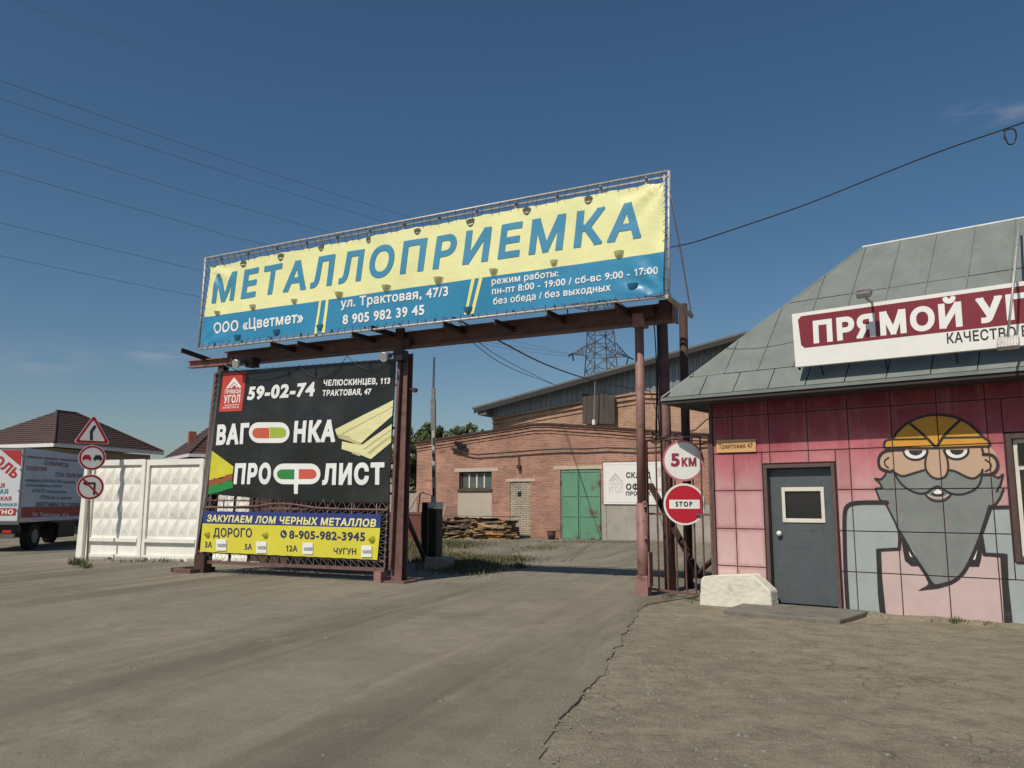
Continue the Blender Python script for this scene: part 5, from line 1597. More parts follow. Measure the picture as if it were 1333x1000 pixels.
# =================================================================== fixed gate leaf with bars, signs
pa = ground(844, 772); pe = B.world((wc - .03, -.02, 0))
LF = Fr(pa, math.atan2(pe.y - pa.y, pe.x - pa.x))
lw = LF.loc(pe).x
gl_ = thing('barred_gate', LF, 'narrow brown barred gate between the round pole and the gatehouse', 'gate')
zt, zm, zb = LF.P(850, 573).z, LF.P(850, 669).z, LF.P(850, 767).z
print('CAL leaf', lw, zt, zm, zb)
for z in (zt, zm, zb):
    MB().bar((0, 0, z), (lw, 0, z), .035).build('rail', 'rusty_paint', gl_)
for x in (0.02, lw - .03):
    MB().bar((x, 0, -.02), (x, 0, zt + .02), .05).build('stile', 'rusty_paint', gl_)
for px in (857, 869, 881, 892.7, 905, 916, 927):
    x = LF.P(px, 720).x
    if x < lw - .05: MB().bar((x, 0, zb), (x, 0, zt), .022).build('bar', 'rusty_paint', gl_)
mb = MB(); mb.bar(LF.P(846, 630, .5), LF.P(912, 752, .5), .14, .04); mb.build('brace', 'dark_rust', gl_)
mb = MB(); mb.bar(LF.P(908, 748, .45), LF.P(935, 722, .45), .10, .04); mb.build('brace', 'dark_rust', gl_)
mb = MB()
for k in range(5):
    a = LF.P(846 + k * 7, 577 - k, .02); mb.tube([LF.P(848 + 22 * (j / 6), 575 + 3 * math.sin(j + k) - k * 2, .05 * k / 5) for j in range(7)], .010, 5)
pts = [LF.P(852, 572, -.02), LF.P(864, 571, -.02), LF.P(880, 566, -.02), LF.P(905, 560, .0), LF.P(918, 548, .05), LF.P(930, 540, .1)]
mb.tube(pts, .010, 5)
mb.build('wire', 'black_cable', gl_)
_sp = LF.world(LF.P(890, 640, -.16)); SGN = Fr((_sp.x, _sp.y), R(-6))
def round_sign(name, label, cx, cy, rpx, ring, face, writer, y=-.10, group=None):
    t = thing(name, SGN, label, 'sign', group)
    c = SGN.P(cx, cy, y); r_ = .35
    MB().disc((c.x, c.z), r_, y, y + .012, 48).build('plate', ring, t)
    f = MB().disc((c.x, c.z), r_ * .905, y - .004, y - .001, 48).build('face', face, t)
    writer(t, c, r_, y - .006)
    MB().box(c.x - .02, c.x + .02, y + .013, y + .05, c.z - .3, c.z + .3).build('clamp', 'sign_back', t)
    return t
mat('sign_crimson', (0.27, 0.03, 0.07), 0.4)
def w5b(t, c, r_, y):
    text(t, '5', 'sign_crimson', (c.x - .21, c.z - .10), (c.x - .06, c.z - .10), .23, y, b=.05)
    text(t, 'км', 'sign_crimson', (c.x - .03, c.z - .10), (c.x + .22, c.z - .10), .19, y, b=.045)
def wstop(t, c, r_, y):
    MB().box(c.x - .255, c.x + .255, y, y + .002, c.z - .075, c.z + .075).build('bar', 'sign_white', t)
    text(t, 'STOP', 'ink', (c.x - .15, c.z - .04), (c.x + .13, c.z - .04), .085, y - .003, b=.045, track=.12)
round_sign('speed_sign', 'round white sign with pinkish rim reading 5 км on the barred gate', 889.5, 600, 27, 'sign_pink_ring', 'sign_white', w5b, y=.02)
round_sign('stop_sign', 'round red sign with white bar reading STOP on the barred gate', 891, 656.5, 28, 'sign_white', 'sign_red', wstop, y=-.01)

# =================================================================== barrier
bw = ground(565, 741)
BR = Fr(bw, GAT.a)
br = thing('road_barrier', BR, 'raised road barrier with dark cabinet on a concrete footing beside the billboard', 'barrier')
def BP(px, py, y=0): return BR.P(px, py, y)
def bbox(x0, y0, x1, y1, ya, yb, name, m, bv=.01):
    a = BP(x0, y1, ya); b = BP(x1, y0, ya)
    return bevel(MB().box(a.x, b.x, ya, yb, a.z, b.z).build(name, m, br), bv)
bbox(551.5, 726, 577.5, 745.5, -.25, .25, 'footing', 'concrete_grey', .03)
bbox(557, 662, 568, 726, -.14, .16, 'cabinet', 'black_metal', .015)
bbox(556.8, 653.5, 568.3, 661.5, -.15, .17, 'cabinet_cap', 'white_trim', .015)
bbox(548, 654, 556.5, 724, .0, .28, 'counterweight', 'black_metal', .01)
a, b = BP(565.5, 654, .05), BP(564.3, 560, .05)
mb = MB(); mb.bar(a, b, .085, .05); mb.build('boom', 'white_frame', br)
c_ = BP(564, 520, .05); MB().bar(b, c_, .13, .06).build('boom', 'galv', br)
d_ = BP(564.2, 505, .05); MB().bar(c_, d_, .09, .05).build('boom', 'galv', br)
e_ = BP(565.3, 465, .05); MB().bar(d_, e_, .045, .03).build('boom_tip', 'steel', br)
for py in (570, 590, 612, 636):
    p = BP(564.5, py, .02); q = BP(564.7, py + 9, .02); MB().bar(p + Vector((0, -.012, 0)), q + Vector((0, -.012, 0)), .05, .02).build('boom_stripe', 'dark_rust', br)

# dark sheet screen, added to darken the gaps behind the lower banners
dk = thing('dark_sheet_screen', G, 'dark brown sheet screen added behind the lower banners to darken the gaps', 'fence')
xa_, xb_ = G.P(322, 700, 2.4).x, G.P(505, 700, 2.4).x; n_ = 12
for k in range(n_):
    x0 = xa_ + (xb_ - xa_) * k / n_; x1 = xa_ + (xb_ - xa_) * (k + 1) / n_
    MB().box(x0 + .01, x1 - .01, 2.4 + .03 * (k % 2), 2.43 + .03 * (k % 2), .0, 2.2).build('screen_sheet', 'dark_rust', dk)
for z in (.4, 1.8): MB().box(xa_, xb_, 2.47, 2.52, z, z + .06).build('rail', 'dark_rust', dk)
# =================================================================== brick warehouse beyond the gate
K = WH
wt_ = thing('brick_warehouse', K, 'long low red brick warehouse with green metal doors beyond the gate', 'building')
prof = [(543, 576), (620, 564), (694, 552), (716, 551.5), (790, 556), (850, 560.5), (935, 566)]
pz = [xz(K.P(x, y)) for x, y in prof]
sl_ = (pz[-1][1] - pz[-2][1]) / (pz[-1][0] - pz[-2][0])
pz.append((pz[-1][0] + 7, pz[-1][1] + sl_ * 7))
print('CAL warehouse', [tuple(round(c, 2) for c in p) for p in pz])
XL, XRW = pz[0][0], pz[-1][0]
ZS = K.P(600, 607).z
win = (K.P(597.5, 625).x, K.P(600, 637).z, K.P(640, 625).x, K.P(600, 614.5).z)
plas = (K.P(596, 660).x, K.P(600, 672).z, K.P(640.5, 660).x, win[1] - .02)
inf = (K.P(664, 660).x, -.1, K.P(690, 660).x, K.P(677, 627).z)
gate = (K.P(729.5, 660).x, -.05, K.P(782.5, 660).x, K.P(757, 611).z)
ZU = gate[3] + .12
holes = [win, inf, gate]
mb = MB()
rs = [(XL, -.3, XRW, ZU)]
for h in holes: rs = rect_minus(rs, h)
for x0, z0, x1, z1 in rs: mb.box(x0, x1, 0, .4, z0, z1)
mb.prism([(XL, ZU)] + [(XRW, ZU)] + pz[::-1], 0, .4)
mb.box(XL, XL + .4, .4, 14, -.3, pz[0][1] - .3); mb.box(XRW - .4, XRW, .4, 14, -.3, pz[-1][1] - .3)
mb.build('wall', 'brick_red', wt_)
# stepped brick cornice: three courses, each proud of the one below
for k, (dz0, dz1, out, m) in enumerate(((-.44, -.36, .035, 'brick_red'), (-.30, -.21, .07, 'brick_red'), (-.15, -.06, .11, 'brick_red'), (-.06, .02, .17, 'dark_rust'))):
    poly = [(x, z + dz0) for x, z in pz] + [(x, z + dz1) for x, z in pz[::-1]]
    MB().prism(poly, -out, .0 if k < 3 else .5).build('cornice' if k < 3 else 'parapet_flashing', m, wt_)
# roof sloping back
mb = MB()
rv = [(x, .4, z - .1) for x, z in pz] + [(x, 14, z - .1) for x, z in pz]
np_ = len(pz); mb.add(rv, [(i, i + 1, np_ + i + 1, np_ + i) for i in range(np_ - 1)]); mb.build('roof', 'slate_roof', wt_)
MB().box(XL, XRW, 13.8, 14, -.3, 4.2).build('rear_wall', 'brick_red', wt_)
# window with lintel, sash and plastered infill below
lt = [K.P(592, 610.5), K.P(649, 614)]
MB().box(lt[0].x, K.P(648.5, 611).x, -.02, .1, win[3] + .003, win[3] + .17).build('lintel', 'lintel', wt_)
wf = MB()
for x0, z0, x1, z1 in rect_minus([win], (win[0] + .07, win[1] + .07, win[2] - .07, win[3] - .07)): wf.box(x0, x1, .16, .24, z0, z1)
wf = wf.build('window', 'old_wood', wt_)
W4 = (win[2] - win[0] - .14) / 4
for k in range(4):
    xa = win[0] + .07 + k * W4
    if k: MB().box(xa - .035, xa + .035, .16, .22, win[1] + .07, win[3] - .07).build('mullion', 'cream_frame', wf)
    MB().box(xa + .04, xa + W4 - .04, .2, .205, win[1] + .07, win[3] - .07).build('pane', 'hazy_glass', wf)
MB().box(win[0] - .05, win[2] + .03, -.09, .15, win[1] - .10, win[1] - .002).build('window_sill', 'old_wood', wt_)
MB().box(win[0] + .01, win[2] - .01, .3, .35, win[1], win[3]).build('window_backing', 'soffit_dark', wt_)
MB().box(plas[0], plas[2], -.015, -.002, -.2, win[1] - .11).build('plaster_patch', 'plaster', wt_)
# doorway bricked up in pale brick
MB().box(inf[0] + .003, inf[2] - .003, .04, .3, -.2, inf[3] - .003).build('bricked_doorway', 'brick_white', wt_)
MB().box(K.P(659, 622).x, K.P(697, 622).x, -.02, .1, inf[3] + .003, inf[3] + .13).build('lintel', 'lintel', wt_)
p = K.P(676, 643); MB().box(p.x - .09, p.x + .09, .01, .039, p.z - .09, p.z + .09).build('vent_hole', 'black_metal', wt_)
# green gates
xm = gate[0] + (gate[2] - gate[0]) * .45
MB().box(K.P(721, 609).x, K.P(784, 609).x, -.02, .1, gate[3] + .005, gate[3] + .16).build('lintel', 'lintel', wt_)
for x0, x1, nm in ((gate[0] + .03, xm - .012, 'left'), (xm + .012, gate[2] - .03, 'right')):
    d = bevel(MB().box(x0, x1, .02, .07, .0, gate[3] - .04).build('gate_leaf', 'green_door', wt_), .006)
    mb = MB()
    for z in (.06, gate[3] * .33, gate[3] * .62, gate[3] - .1): mb.box(x0 + .01, x1 - .01, -.002, .019, z - .03, z + .03)
    for x in (x0 + .03, x1 - .03): mb.box(x - .025, x + .025, -.0045, .0185, .10, gate[3] - .14)
    mb.build('leaf_frame', 'green_door', d)
    for z in (.4, 2.4): MB().tube([((x0 if nm == 'left' else x1), -.01, z), ((x0 if nm == 'left' else x1), -.01, z + .18)], .03, 6).build('hinge', 'dark_rust', d)
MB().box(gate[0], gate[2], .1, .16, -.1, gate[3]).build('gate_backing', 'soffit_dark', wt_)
# grey concrete plinth at the right
pa = K.P(784, 657); 
MB().prism([(pa.x, -.2), (XRW, -.2), (XRW, pa.z), (pa.x, pa.z)], -.06, -.002).build('plinth', 'concrete_grey', wt_)
for k in range(4): MB().box(pa.x + .2 + k * 1.9, pa.x + .215 + k * 1.9, -.064, -.0605, .0, pa.z).build('plinth_joint', 'soffit_dark', wt_)
# cable strung along the wall on insulators
pts = [(587, 585), (600, 588), (612, 591), (622, 592), (640, 590.5), (670, 588.5), (700, 586), (730, 584.5), (760, 584.5), (790, 583), (830, 584.5), (870, 582), (935, 575)]
MB().tube([K.P(x, y, -.16) for x, y in pts], .035, 6).build('wall_cable', 'black_cable', wt_, smooth=True)
mb = MB(); rr = random.Random(3)
mb.bar(K.P(588, 583, -.14), K.P(607, 589, -.14), .06)
for k in range(7):
    p = K.P(593 + k * 2.2, 580 + k * .9, -.16); mb.tube([p, p + Vector((0, 0, .22))], .045, 6); mb.tube([p + Vector((0, 0, .1)), p + Vector((0, 0, .16))], .07, 6)
mb.build('insulator', 'black_metal', wt_)
mb = MB(); p = K.P(675, 593, -.1); q = K.P(675.5, 608, -.1); mb.bar(p, q, .04); mb.box(q.x - .08, q.x + .08, -.2, -.02, q.z - .08, q.z + .08); mb.build('wall_lamp', 'dark_rust', wt_)
for px, py in ((700, 570), (742, 566), (820, 572), (650, 575), (770, 600), (700, 610), (583, 640), (587, 632)):
    pass
# second sign: warehouse / office with arrows
sg = thing('direction_sign', K, 'white board with faded logo, black words and arrows on the brick wall', 'sign')
YS = -.12
a = K.P(785, 602.5, YS); b = K.P(785, 656.5, YS); XE2 = K.P(872, 600, YS).x
bevel(MB().prism([(a.x, b.z), (XE2, b.z - .02), (XE2, a.z - .01), (a.x, a.z)], YS, YS + .06).build('board', 'sign_white', sg), .01)
MB().prism([(a.x - .04, b.z - .05), (XE2 + .04, b.z - .07), (XE2 + .04, a.z + .03), (a.x - .04, a.z + .04)], YS + .062, YS + .09).build('frame', 'rusty_paint', sg)
mb = MB(); x0, x1, z0, z1 = a.x + .08, XE2 - .08, b.z + .08, a.z - .09
for q_ in ((x0, x1, z0, z0 + .012), (x0, x1, z1 - .012, z1), (x0, x0 + .012, z0 + .013, z1 - .013), (x1 - .012, x1, z0 + .013, z1 - .013)): mb.box(q_[0], q_[1], YS - .004, YS - .001, q_[2], q_[3])
mb.build('border_line', 'logo_pink', sg)
YT = YS - .005
tpx(K, sg, 'СКЛАД', 'ink', (815, 622.5), (847, 622.5), 7.4, YT, b=.045)
tpx(K, sg, 'ОФИС', 'ink', (815, 638), (847, 638), 8.0, YT, b=.045)
tpx(K, sg, 'ПРОДАЖ', 'ink', (815, 645.3), (847, 645.3), 5.2, YT, b=.045)
flat(K, sg, 'arrow', 'logo_pink', [[(857, 621), (857, 613), (854, 613), (858.5, 607), (863, 613), (860, 613), (860, 621)], [(852, 636), (861, 636), (861, 633), (866, 637.5), (861, 642), (861, 639), (852, 639)]], YT)
flat(K, sg, 'logo_print', 'logo_pink', [[(792, 627), (801, 615), (811, 627), (808, 627), (801, 619), (795, 627)], [(796, 627), (801, 621.5), (806.5, 627), (804, 627), (801, 624), (798.5, 627)]], YT)
tpx(K, sg, 'ПРЯМОЙ', 'logo_pink', (792, 632.2), (811, 632), 3.4, YT, b=.0)
tpx(K, sg, 'УГОЛ', 'logo_pink', (791.5, 641.5), (811, 641.3), 7.2, YT, b=.0)

# hall behind
HY = 5.0
ht = thing('tall_hall', K, 'taller brick hall with corrugated grey gable rising behind the low warehouse', 'building')
hp = [(642, 546), (680, 538), (760, 523), (838, 510.5), (935, 512)]
hz = [xz(K.P(x, y, HY)) for x, y in hp]; hz.append((hz[-1][0] + 8, hz[-1][1] - .1))
mb = MB(); mb.prism([(hz[0][0], -.2)] + [(hz[-1][0], -.2)] + hz[::-1], HY, HY + .4)
mb.box(hz[0][0], hz[0][0] + .4, HY + .4, HY + 22, -.2, hz[0][1] - .2)
mb.build('wall', 'brick_hall', ht)
for dz0, dz1, out in ((-.55, -.43, .05), (-.30, -.16, .10), (-.07, .03, .15)):
    MB().prism([(x, z + dz0) for x, z in hz] + [(x, z + dz1) for x, z in hz[::-1]], HY - out, HY - .001).build('cornice', 'brick_hall', ht)
# gable roof edge
re_ = [(614.5, 530.5), (975, 430)]
ra, rb = K.P(*re_[0], HY - .9), K.P(*re_[1], HY - .9)
slp = (rb.z - ra.z) / (rb.x - ra.x)
rb2 = (rb.x + 7, rb.z + slp * 7)
print('CAL hall roof', tuple(ra), tuple(rb), slp)
# corrugated gable cladding from brick top to the roof
mb = MB(); vs = []; x = hz[0][0] + .02; i = 0
def hzat(x):
    for a, b in zip(hz[:-1], hz[1:]):
        if a[0] <= x <= b[0]: return a[1] + (b[1] - a[1]) * (x - a[0]) / (b[0] - a[0])
    return hz[-1][1]
def roofz(x): return ra.z + slp * (x - ra.x)
cols = []
while x < hz[-1][0]:
    for dx, dy in ((0, 0), (.12, 0), (.16, .05), (.26, .05)): cols.append((x + dx, dy))
    x += .30
for cx, dy in cols:
    zt_ = max(roofz(cx) - .12, hzat(cx) + .04)
    vs += [(cx, HY - .10 + dy, hzat(cx) + .031), (cx, HY - .10 + dy, zt_)]
mb.add(vs, [(2 * i, 2 * i + 2, 2 * i + 3, 2 * i + 1) for i in range(len(cols) - 1)]); mb.build('gable_cladding', 'corrugated', ht)
# roof slab with overhang
mb = MB(); mb.prism([(ra.x, ra.z - .10), rb2[0:1] + (rb2[1] - .10,), (rb2[0], rb2[1]), (ra.x, ra.z)], HY - .9, HY + 24)
mb.build('roof', 'slate_roof', ht)
mb = MB(); mb.prism([(ra.x + .1, ra.z - .32), (rb2[0], rb2[1] - .30), (rb2[0], rb2[1] - .104), (ra.x + .1, ra.z - .104)], HY - .9, HY - .82); mb.build('fascia', 'soffit_dark', ht)
mb = MB(); mb.prism([(ra.x + .3, ra.z - .42), (hz[0][0], ra.z - .42), (hz[0][0], ra.z - .12), (ra.x + .3, ra.z - .12)], HY - .8, HY + 22); mb.build('soffit', 'slate_roof', ht)
# dark boarded hatch standing on the warehouse roof
hc = thing('boarded_hatch', K, 'dark weathered board hatch on the warehouse roof against the brick hall', 'hatch')
bx = [758.5, 763.5, 769.5, 774, 780, 786, 792.5, 800]
for i in range(7):
    t_ = [512.5, 514, 515, 514, 513, 513.5, 514][i]
    p0 = K.P(bx[i] + .3, 552, HY - .35); p1 = K.P(bx[i + 1] - .3, t_, HY - .35)
    o = MB().box(p0.x, p1.x, HY - .35 - random.uniform(0, .05), HY - .28, p0.z, p1.z).build('board', 'old_wood', hc)
# thin lightning mast in front
mt = thing('mast', K, 'thin steel mast rising in front of the dark hatch', 'mast')
p = K.P(773, 553, HY - .8); q = K.P(775, 480, HY - .8)
MB().tube([p, q], .045, 6, r2=.02).build('rod', 'galv', mt); MB().tube([p, p + Vector((0, 0, .25))], .09, 8).build('base', 'sign_white', mt)

# =================================================================== timber stack along the wall
ts = thing('timber_stack', K, 'low stack of old grey and orange boards against the brick warehouse', 'timber stack')
bms = []
for L_, w_, h_ in ((1.0, .14, .035), (.7, .10, .05), (1.4, .12, .03)):
    mb = MB().box(-.5 * L_, .5 * L_, -w_ / 2, w_ / 2, -h_ / 2, h_ / 2)
    o = mb.build('board', 'board_grey'); bms.append(o.data); bpy.data.objects.remove(o)
xa, xb = K.P(566, 700, -1.2).x, K.P(674, 705, -1.2).x
topz = K.P(640, 674, -1.2).z
print('CAL stack', xa, xb, topz)
for k in range(270):
    u = random.random(); x = xa + .4 + (xb - xa - .9) * u
    hmax = topz * (1 - .12 * abs(u - .35)) * (.96 if u > .3 else .9)
    z = random.random() * hmax
    y = -1.25 + random.uniform(-.25, .45) - (hmax - z) * .18
    if u > .55: mm_ = random.choice(['board_orange', 'board_orange', 'board_tan', 'board_grey'])
    elif u > .38: mm_ = random.choice(['board_tan', 'board_grey', 'board_dark', 'board_orange'])
    else: mm_ = random.choice(['board_grey', 'board_dark', 'board_grey', 'board_tan'])
    tid = .10 if u > .55 else .35
    o = inst(random.choice(bms), 'board', ts, (x, y, max(.03, z)), (random.gauss(0, .3), random.gauss(0, tid * .5), random.gauss(0, tid)), (random.uniform(.6, 1.1), random.uniform(.7, 1.4), random.uniform(1.0, 2.3)))
    o.material_slots[0].link = 'OBJECT'; o.material_slots[0].material = MATS[mm_]
# sheets laid over it
for x0, x1, z_, m in ((xa + 1.4, xa + 3.4, topz + .05, 'board_tan'), (xa + 2.8, xb - .1, topz + .01, 'old_wood'), (xa + .1, xa + 1.6, topz + .02, 'board_grey')):
    o = MB().box(x0, x1, -1.6, -.7, z_, z_ + .025).build('cover_board', m, ts); o.rotation_euler = (0, random.uniform(-.01, .01), 0)
# core so that no light shows through between the boards
MB().box(xa + .5, xb - .6, -1.0, -.2, 0, topz * .85).build('stack_core', 'board_dark', ts)
# sticks leaning by the barrier
lk = thing('leaning_sticks', K, 'two pale sticks leaning crossed beside the timber stack', 'sticks')
for (x0, y0), (x1, y1) in (((568, 702), (581, 657)), ((574, 701), (569, 680))):
    MB().bar(K.P(x0, y0, -1.9), K.P(x1, y1, -1.8), .06).build('stick', 'stick_wood', lk)
rl = thing('brown_bin', K, 'red brown metal bin standing left behind the barrier', 'bin')
a = K.P(527, 703, -2.6); b = K.P(548, 667, -2.6)
bevel(MB().box(a.x - 1.2, b.x, -2.6, -1.0, 0, b.z - .1).build('body', 'red_container', rl), .02)
MB().box(a.x - 1.24, b.x + .04, -2.64, -.96, b.z - .1, b.z).build('lid', 'rusty_paint', rl)
sc = thing('bent_pipe', K, 'bent pipe frame with a pale stick beside the red brown bin', 'pipe')
MB().tube([K.P(530, 668, -2.2), K.P(546, 641, -2.2)], .04, 6).build('stick', 'stick_wood', sc)
MB().tube([K.P(544, 668, -2.1), K.P(547, 643, -2.1), K.P(550, 641, -2.1), K.P(562, 645, -2.1), K.P(562, 690, -2.1)], .035, 6).build('pipe', 'dark_rust', sc)
bk_ = thing('rusty_bucket', K, 'small rusty bucket at the foot of the brick wall left of the green gates', 'bucket')
p = K.P(718, 704, -.5)
MB().tube([(p.x, -.5, 0), (p.x, -.5, .38)], .15, 14, r2=.2).build('pail', 'dark_rust', bk_, smooth=True)
MB().tube([(p.x, -.5, .36), (p.x, -.5, .385)], .215, 14).build('rim', 'rusty_paint', bk_)
# ledge of rubble along the wall foot
sp = []
for _ in range(900):
    x = random.uniform(K.P(690, 704).x, K.P(930, 709).x); q = K.world((x, -abs(random.gauss(.0, .5)) - .1, 0)); sp.append((q.x, q.y, 0, random.uniform(.01, .05)))
pebbles('rubble', sp, 'stone')
# block wall seen left of the warehouse
gwall = MB().box(XL - 4.2, XL - .02, 1.0, 1.25, -.2, K.P(536, 668, 1).z + 1.0)
o = gwall.build('block_wall', 'concrete_grey'); o.location = K.o; o.rotation_euler = (0, 0, K.a); tag(o, 'low grey block wall between the billboard post and the warehouse', 'wall')

# =================================================================== concrete fence
FN = Fr(ground(256, 731.5), R(-21))
fz = FN.P(256, 597).z
ft = thing('concrete_fence', FN, 'whitewashed concrete slab fence with pyramid relief beside the road', 'fence')
fx = [FN.P(113, 680).x, FN.P(184.5, 680).x, FN.P(184.5, 680).x + (FN.P(184.5, 680).x - FN.P(113, 680).x)]
print('CAL fence', fz, fx)
def fence_panel(x0, x1, zt, nc, name='fence_panel'):
    mb = MB(); D = .16; rec = .07
    ft_ = .10; fzb, fzt = .66, zt - .22
    mb.box(x0, x1, rec, D, 0, zt)                                   # back slab
    mb.box(x0, x0 + ft_, 0, rec - .001, 0, zt); mb.box(x1 - ft_, x1, 0, rec - .001, 0, zt)
    mb.box(x0 + ft_, x1 - ft_, 0, rec - .001, zt - .16, zt)
    mb.box(x0 + ft_, x1 - ft_, -.03, rec - .001, .50, .60)           # ledge
    mb.box(x0 + ft_, x1 - ft_, -.01, rec - .001, 0, .14)
    cw = (x1 - x0 - 2 * ft_) / nc; ch = (fzt - fzb) / 4
    for r in range(4):
        for c in range(nc):
            a, b = x0 + ft_ + c * cw + .015, x0 + ft_ + (c + 1) * cw - .015
            z0, z1 = fzb + r * ch + .015, fzb + (r + 1) * ch - .015
            mx_, mz_ = (a + b) / 2, (z0 + z1) / 2; y = rec - .0015
            q = .12
            t0, t1, u0, u1 = a + (b - a) * .38, b - (b - a) * .38, z0 + (z1 - z0) * .38, z1 - (z1 - z0) * .38
            mb.add([(a, y, z0), (b, y, z0), (b, y, z1), (a, y, z1), (t0, .026, u0), (t1, .026, u0), (t1, .026, u1), (t0, .026, u1)],
                   [(0, 1, 5, 4), (1, 2, 6, 5), (2, 3, 7, 6), (3, 0, 4, 7), (4, 5, 6, 7)])
    o = mb.build(name, 'concrete_white', ft, recalc=False); o.rotation_euler = (R(random.uniform(-.5, .5)), 0, 0)
    return o
fence_panel(fx[0] + .02, fx[1] - .04, fz + .02, 5)
fence_panel(fx[1] + .04, fx[2] - .04, fz, 5)
fence_panel(fx[2] + .04, fx[2] + (fx[1] - fx[0]) - .04, fz - .03, 5)
for x in (fx[1], fx[2]):
    bevel(MB().box(x - .037, x + .037, -.03, .2, -.1, fz - .02).build('post', 'concrete_white', ft), .01)
o = MB().prism([(fx[0] - .26, -.1), (fx[0] - .01, -.1), (fx[0] - .01, fz), (fx[0] - .14, fz)], -.10, .24).build('end_post', 'concrete_white', ft); bevel(o, .02)
mb = MB()
for k in range(5): mb.box(fx[0] + k * 1.3, fx[0] + k * 1.3 + 1.1, -.16, -.035, -.1, .07 + .02 * (k % 2))
o = mb.build('footing', 'concrete_grey', ft); bevel(o, .02)

# =================================================================== road sign post
_q = FN.world(FN.P(114, 733, -.75)); RS = Fr((_q.x, _q.y), R(41))
rs_ = thing('road_sign_post', RS, 'leaning metal pole carrying a triangular and two round traffic signs by the white fence', 'road sign')
top = RS.P(121, 545)
MB().tube([(0, .03, -.1), (top.x, .03, top.z)], .03, 10).build('pole', 'galv', rs_, smooth=True)
def RP(px, py, y=0): return RS.P(px, py, y)
def z2b(x, y): return (80 + x / 4.35, 520 + y / 4.35)
def sgn(name, ctr, poly, inner, r_=None):
    o = MB()
    if r_:
        c = RP(*ctr); o.disc((c.x, c.z), r_, -.012, 0, 40); p = o.build(name, 'sign_red', rs_)
        MB().disc((c.x, c.z), r_ * .80, -.016, -.013, 40).build('face', 'sign_white', p)
        mb = MB(); n = 40
        vs = [(c.x + r_ * s * math.cos(2 * math.pi * k / n), -.0135, c.z + r_ * s * math.sin(2 * math.pi * k / n)) for s in (.955, 1.0) for k in range(n)]
        mb.add(vs, [(k, (k + 1) % n, n + (k + 1) % n, n + k) for k in range(n)]); mb.build('rim', 'sign_white', p, recalc=False)
        return p, c
tc_ = RP(*z2b(176, 195))
def tri(c, s, r_=.05):
    pts = []
    for k in range(3):
        a = R(90 + 120 * k); cx, cz = c.x + (s - 2 * r_) * math.cos(a), c.z + (s - 2 * r_) * math.sin(a)
        for j in range(5):
            b = a + R(-60 + 30 * j); pts.append((cx + r_ * math.cos(b), cz + r_ * math.sin(b)))
    return pts
tp_ = MB().prism(tri(tc_, .56), -.012, 0).build('warning_sign', 'sign_white', rs_)
MB().prism(tri(tc_, .535), -.015, -.0125).build('rim', 'sign_red', tp_)
MB().prism(tri(tc_, .40, .03), -.019, -.0155).build('face', 'sign_white', tp_)
vs, fs = union2d(strokes([[xz(RP(*z2b(*q))) for q in ((168, 226), (168, 182), (188, 154))]], .075)); MB().add([(a, -.0225, b) for a, b in vs], fs).build('bend_symbol', 'ink', tp_, recalc=False)
o1, c1_ = sgn('no_overtaking_sign', z2b(174, 331), None, None, .36)
def car(cx, cz, s, m, par):
    pl = [(-.12, -.05), (.12, -.05), (.12, .02), (.09, .03), (.07, .085), (-.07, .085), (-.09, .03), (-.12, .02)]
    flat_ = [(cx + a * s, cz + b * s) for a, b in pl]; MB().prism(flat_, -.020, -.0165).build('car_symbol', m, par)
    for dx in (-.085, .085): MB().prism([(cx + (dx + a) * s, cz + b * s) for a, b in ((-.02, -.085), (.02, -.085), (.02, -.052), (-.02, -.052))], -.020, -.0165).build('car_wheel', m, par)
car(c1_.x - .145, c1_.z, .95, 'sign_red', o1); car(c1_.x + .145, c1_.z, .95, 'ink', o1)
o2, c2_ = sgn('no_left_turn_sign', z2b(164, 497), None, None, .36)
arr = strokes([[(c2_.x + .10, c2_.z - .20), (c2_.x + .10, c2_.z + .11), (c2_.x - .10, c2_.z + .11)]], .055)
arr.append([(c2_.x - .10, c2_.z + .19), (c2_.x - .22, c2_.z + .11), (c2_.x - .10, c2_.z + .03)])
vs, fs = union2d(arr); MB().add([(a, -.020, b) for a, b in vs], fs).build('arrow_symbol', 'ink', o2, recalc=False)
MB().bar((c2_.x - .22, -.023, c2_.z + .23), (c2_.x + .22, -.023, c2_.z - .22), .003, .05, up=(0, 0, 1)).build('slash_bar', 'sign_red', o2)

# =================================================================== box truck at the left edge
TF = Fr(ground(22, 719), math.atan2(.1, .995)); TS = Fr(TF.o, TF.a + math.pi / 2)
tk = thing('box_truck', TF, 'white and grey box truck with printed panels cut by the left frame edge', 'truck')
zt_ = TF.P(22, 583).z; zb_ = TF.P(22, 680).z
print('CAL truck', zt_, zb_)
LT = 6.2; WT = 2.35
bevel(MB().box(-WT, 0, 0, LT, zb_, zt_).build('cargo_box', 'truck_grey', tk), .02)
MB().box(-WT + .04, -.04, -.03, -.002, zb_ + .05, zt_ - .05).build('rear_door', 'truck_white', tk)
mb = MB()
for x in (-.06, -WT + .01): mb.box(x, x + .05, -.05, -.001, zb_, zt_)
mb.box(-WT + .06, -.06, -.045, -.001, zt_ - .05, zt_); mb.box(-WT, 0, -.05, -.001, zb_ - .08, zb_)
mb.build('corner_trim', 'steel', tk)
for z in (.35, 1.0, 1.7, 2.2):
    MB().box(-.10, .02, -.07, -.052, zb_ + z, zb_ + z + .06).build('hinge', 'steel', tk)
